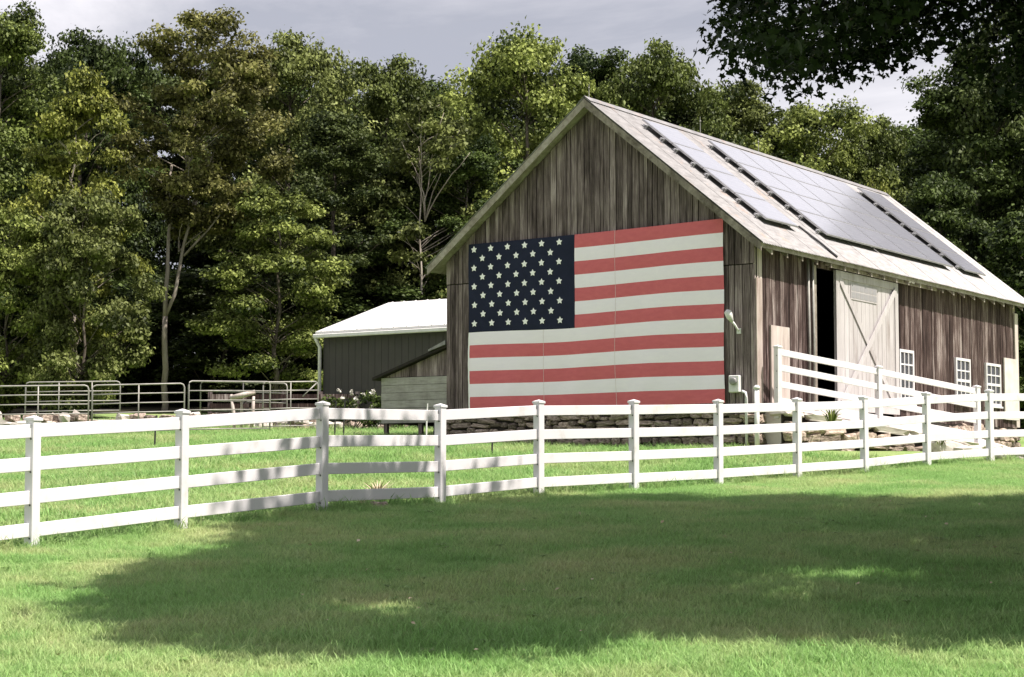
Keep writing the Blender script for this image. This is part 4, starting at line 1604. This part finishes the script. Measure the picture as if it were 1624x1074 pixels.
ORD = ['first', 'second', 'third', 'fourth', 'fifth', 'sixth', 'seventh', 'eighth', 'ninth', 'tenth', 'eleventh', 'twelfth', 'thirteenth', 'fourteenth', 'fifteenth', 'sixteenth', 'seventeenth', 'eighteenth', 'nineteenth', 'twentieth', 'twenty-first', 'twenty-second', 'twenty-third']
# deeper rows, seen only through the gaps
G2 = 'trees deeper in the wood'
k = 0
for px in range(-120, 1900, 92):
    yt = np.interp(px, [-120, 0, 120, 230, 420, 520, 640, 720, 830, 1040, 1180, 1300, 1400, 1500, 1620, 1900], [30, 40, 75, 70, 75, 110, 115, 110, 90, 95, 150, 190, 205, 130, 80, 80])
    tree('wood_tree', ('oval2', 'round', 'oval')[k % 3], '%s from the left of the shaded trees deeper in the wood' % ORD[k], px + rg.uniform(-20, 20), 88 + (k % 3) * 5, yt + rg.uniform(0, 40), 300, ('lf_dark', 'lf_deep', 'lf_mid')[k % 3], G2)
    k += 1
G3 = 'understorey bushes'
k = 0
for px in range(-80, 760, 74):
    tree('understorey_bush', 'shrub', '%s from the left of the dark bushes under the wood edge trees' % ORD[k], px + rg.uniform(-15, 15), 72 + (k % 3) * 3, 430 + rg.uniform(-60, 30), 280, ('lf_deep', 'lf_dark')[k % 2], G3)
    k += 1
# bare pale branches
o = tag(thing('dead_branch', 'bare bleached branches leaning out of the wood above the shed', 'branch', (pix(690, 71.4), 71.4, EYE + (766 - 300) / F * 71.4)), 'bare bleached branches leaning out of the wood above the shed', 'branch')
rgn = np.random.default_rng(5)
for tipx, tipy in ((-.5, 2.6), (.9, 2.3), (.3, 3.0), (-1.3, 1.9), (1.3, 1.4)):
    q = MB()
    limb(q, (-.43, .5, -1.1), (tipx, rgn.normal(0, .3), tipy), .03, .008, rgn, 6, 5, .06)
    q.build('bough', M['pale_bark'], o, smooth=True)

# ------------------------------------------------------------------ shade maple beside the lawn
MT = np.array([12.6, 18.8])
MZ = gz(*MT)
maple = thing('shade_maple', 'big dark maple overhanging the top right of the picture', 'tree', (float(MT[0]), float(MT[1]), MZ))
rgn = np.random.default_rng(77)
SHADE = np.array([(-2.5, 13.6), (-3.1, 16.5), (-3.5, 19.4), (-2.7, 21.4), (-3.3, 23.3), (-3.2, 25.1), (-2.4, 26.5), (-1.0, 28.5), (.7, 29.9), (1.8, 30.3), (4.2, 29.6), (6.2, 28.8), (8.2, 28.4), (12, 28.6),
                  (18, 28), (20, 20), (18, 12), (7, 12.8), (3.4, 13.7), (2.4, 13.4), (1.2, 13.9), (0, 13.1), (-1.0, 13.0), (-1.8, 13.0)])


def inside(P, poly):
    x_, y_ = P[:, 0], P[:, 1]
    r_ = np.zeros(len(P), bool)
    j = len(poly) - 1
    for i in range(len(poly)):
        xi, yi = poly[i]
        xj, yj = poly[j]
        c = ((yi > y_) != (yj > y_)) & (x_ < (xj - xi) * (y_ - yi) / (yj - yi + 1e-12) + xi)
        r_ ^= c
        j = i
    return r_


# clump centres through a broad spreading crown
n = 20000
C = np.stack([rgn.uniform(-2, 24, n), rgn.uniform(6, 33, n), rgn.uniform(4.2, 17, n) + .0], -1)
px_, Yv = rgn.uniform(1155, 1700, 420), rgn.uniform(18, 24, 420)
py_ = rgn.uniform(-90, 135, 420)
C = np.concatenate([C, np.stack([(px_ - 812) / F * Yv, Yv, EYE + (766 - py_) / F * Yv], -1)])
e = ((C[:, 0] - 11.5) / 12.2) ** 2 + ((C[:, 1] - 18.8) / 11.5) ** 2 + ((C[:, 2] - 7.5) / 9.0) ** 2
dep = C[:, 1]
pxc = 812 + F * C[:, 0] / dep
pyc = 766 - F * (C[:, 2] - EYE) / dep
low = np.interp(pxc, [600, 1150, 1175, 1210, 1260, 1330, 1400, 1500, 1560, 1640, 2300], [-260, -260, 55, 95, 145, 130, 90, 60, 95, 150, 270])
grd = np.stack([C[:, 0] - SUN_H[0] * (C[:, 2] - .7) / math.tan(SUN_EL), C[:, 1] - SUN_H[1] * (C[:, 2] - .7) / math.tan(SUN_EL)], -1)
spot = (((grd[:, 0] + 1.0) / .8) ** 2 + ((grd[:, 1] - 15.7) / .75) ** 2 > 1) & (((grd[:, 0] - 3.1) / 1.15) ** 2 + ((grd[:, 1] - 17.9) / .75) ** 2 > 1)
ok = spot & (e < 1) & (pyc < low) & inside(grd, SHADE) & (C[:, 2] > 3.4)
C = C[ok]
keep = rgn.random(len(C)) < .36
inv0 = (812 + F * C[:, 0] / C[:, 1] < 1720) & (766 - F * (C[:, 2] - EYE) / C[:, 1] > -60)
C = C[keep | (~inv0 & (C[:, 0] < .285 * C[:, 1]))]
rad = rgn.uniform(.5, .95, len(C))
inv = (812 + F * C[:, 0] / C[:, 1] < 2100) & (766 - F * (C[:, 2] - EYE) / C[:, 1] > -420)
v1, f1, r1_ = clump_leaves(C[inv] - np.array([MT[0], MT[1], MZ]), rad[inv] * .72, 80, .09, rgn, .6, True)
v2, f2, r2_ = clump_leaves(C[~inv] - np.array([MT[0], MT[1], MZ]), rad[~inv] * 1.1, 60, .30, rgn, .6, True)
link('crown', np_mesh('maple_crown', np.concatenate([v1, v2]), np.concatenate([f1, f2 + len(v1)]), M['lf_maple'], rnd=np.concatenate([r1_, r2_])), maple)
q = MB()
limb(q, (0, 0, -.4), (-.3, .2, 5.2), .55, .40, rgn, 7, 12, .03)
limb(q, (-.3, .2, 5.0), (-.6, 0, 13), .36, .08, rgn, 6, 9, .05)
Cl = C - np.array([MT[0], MT[1], MZ])
mains = []
for a in range(9):
    an = a * 2 * math.pi / 9 + .2
    tgt = np.array([7.2 * math.cos(an), 6.8 * math.sin(an), 7.5 + (a % 3) * 1.6])
    st = np.array([-.3, .15, 3.8 + (a % 3) * .9])
    limb(q, st, tgt, .20, .05, rgn, 6, 7, .08)
    mains.append((st, tgt))
for i in rgn.choice(len(Cl), 170, replace=False):
    best, bp = 1e9, None
    for st, tgt in mains:
        for t_ in (.35, .55, .75, .95):
            p = st + (tgt - st) * t_
            dd = np.linalg.norm(p - Cl[i])
            if dd < best:
                best, bp = dd, p
    limb(q, bp, Cl[i], .035, .01, rgn, 3, 5, .1)
q.build('trunk', M['bark'], maple, smooth=True)



# ------------------------------------------------------------------ small plants
def plant(name, label, cat, px, Y, h, spread, n, mat, blades=True, seed=1, zoff=0.0, group=None):
    x_ = pix(px, Y)
    o = thing(name, label, cat, (x_, Y, gz(x_, Y) + zoff), 0, group)
    rgn = np.random.default_rng(seed)
    vs, fs, rn = [], [], []
    for i in range(n):
        a = rgn.uniform(0, 6.28)
        d = np.array([math.cos(a), math.sin(a), 0])
        sd = np.array([-d[1], d[0], 0])
        hh, sp = h * rgn.uniform(.6, 1.1), spread * rgn.uniform(.4, 1)
        b0 = d * .03 * rgn.random()
        wv = rgn.uniform(.008, .018) * (h / .4)
        mid = b0 + d * sp * .45 + np.array([0, 0, hh * .75])
        tip = b0 + d * sp + np.array([0, 0, hh])
        k0 = len(vs)
        vs += [b0 - sd * wv * .6, b0 + sd * wv * .6, mid + sd * wv, mid - sd * wv, tip + sd * wv * .15, tip - sd * wv * .15]
        fs += [(k0, k0 + 1, k0 + 2, k0 + 3), (k0 + 3, k0 + 2, k0 + 4, k0 + 5)]
        rn += [rgn.random()] * 2
    link('foliage', np_mesh(name, np.array(vs), np.array(fs), M[mat], rnd=np.array(rn)), o)
    return o


plant('spiky_plant', 'green spiky plant on the slabs below the ramp fence', 'plant', 1318, 41.0, .42, .35, 46, 'lf_light', seed=3, zoff=.55)
plant('spiky_plant', 'small green plant in the rocks near the second to last fence post', 'plant', 1490, 41.9, .34, .3, 40, 'lf_mid', seed=4, zoff=.1)
plant('weed_clump', 'dry weed clump behind the bottom rail left of the lean-to', 'plant', 600, 28.4, .34, .3, 60, 'dead_leaf', seed=6)
plant('weed_clump', 'small tan weed at the left fence corner post', 'plant', 578, 27.2, .2, .2, 30, 'dead_leaf', seed=7)
# white flowering shrub by the shed
x_ = pix(560, 54.5)
o = thing('flowering_shrub', 'white flowering shrub in front of the dark shed wall', 'shrub', (x_, 54.5, gz(x_, 54.5)))
rgn = np.random.default_rng(9)
C = np.stack([rgn.uniform(-.7, .8, 26), rgn.uniform(-.3, .3, 26), rgn.uniform(.2, 1.15, 26)], -1)
v, f, rn = clump_leaves(C, np.full(26, .22), 40, .10, rgn, .7)
link('foliage', np_mesh('shrub_leaves', v, f, M['lf_dark'], rnd=rn), o)
C2 = np.stack([rgn.uniform(-.5, .7, 12), rgn.uniform(-.45, -.1, 12), rgn.uniform(.5, 1.3, 12)], -1)
v, f, rn = clump_leaves(C2, rgn.uniform(.04, .1, 12), 14, .08, rgn, .8)
link('blossom', np_mesh('blossoms', v, f, M['petal'], rnd=rn), o)
q = MB()
for i in range(9):
    q.tube([(0, 0, -.05), tuple(C[i] * .5), tuple(C[i])], [.02, .014, .006], 5)
q.build('stem', M['bark'], o)
# fallen leaves on the lawn
rgn = np.random.default_rng(12)
n = 120
lx, ly = rgn.uniform(-3, 9, n), rgn.uniform(12.5, 31, n)
P = np.stack([lx, ly, gz(lx, ly) + .06], -1)
v, f = leaf_quads(P, np.array([0, 0, 1.0]) + rgn.normal(size=(n, 3)) * .35, .045, rgn, aspect=.8)
kind(link('fallen_leaves', np_mesh('fallen_leaves', v, f, M['dead_leaf'], rnd=rgn.random(n))), 'stuff')
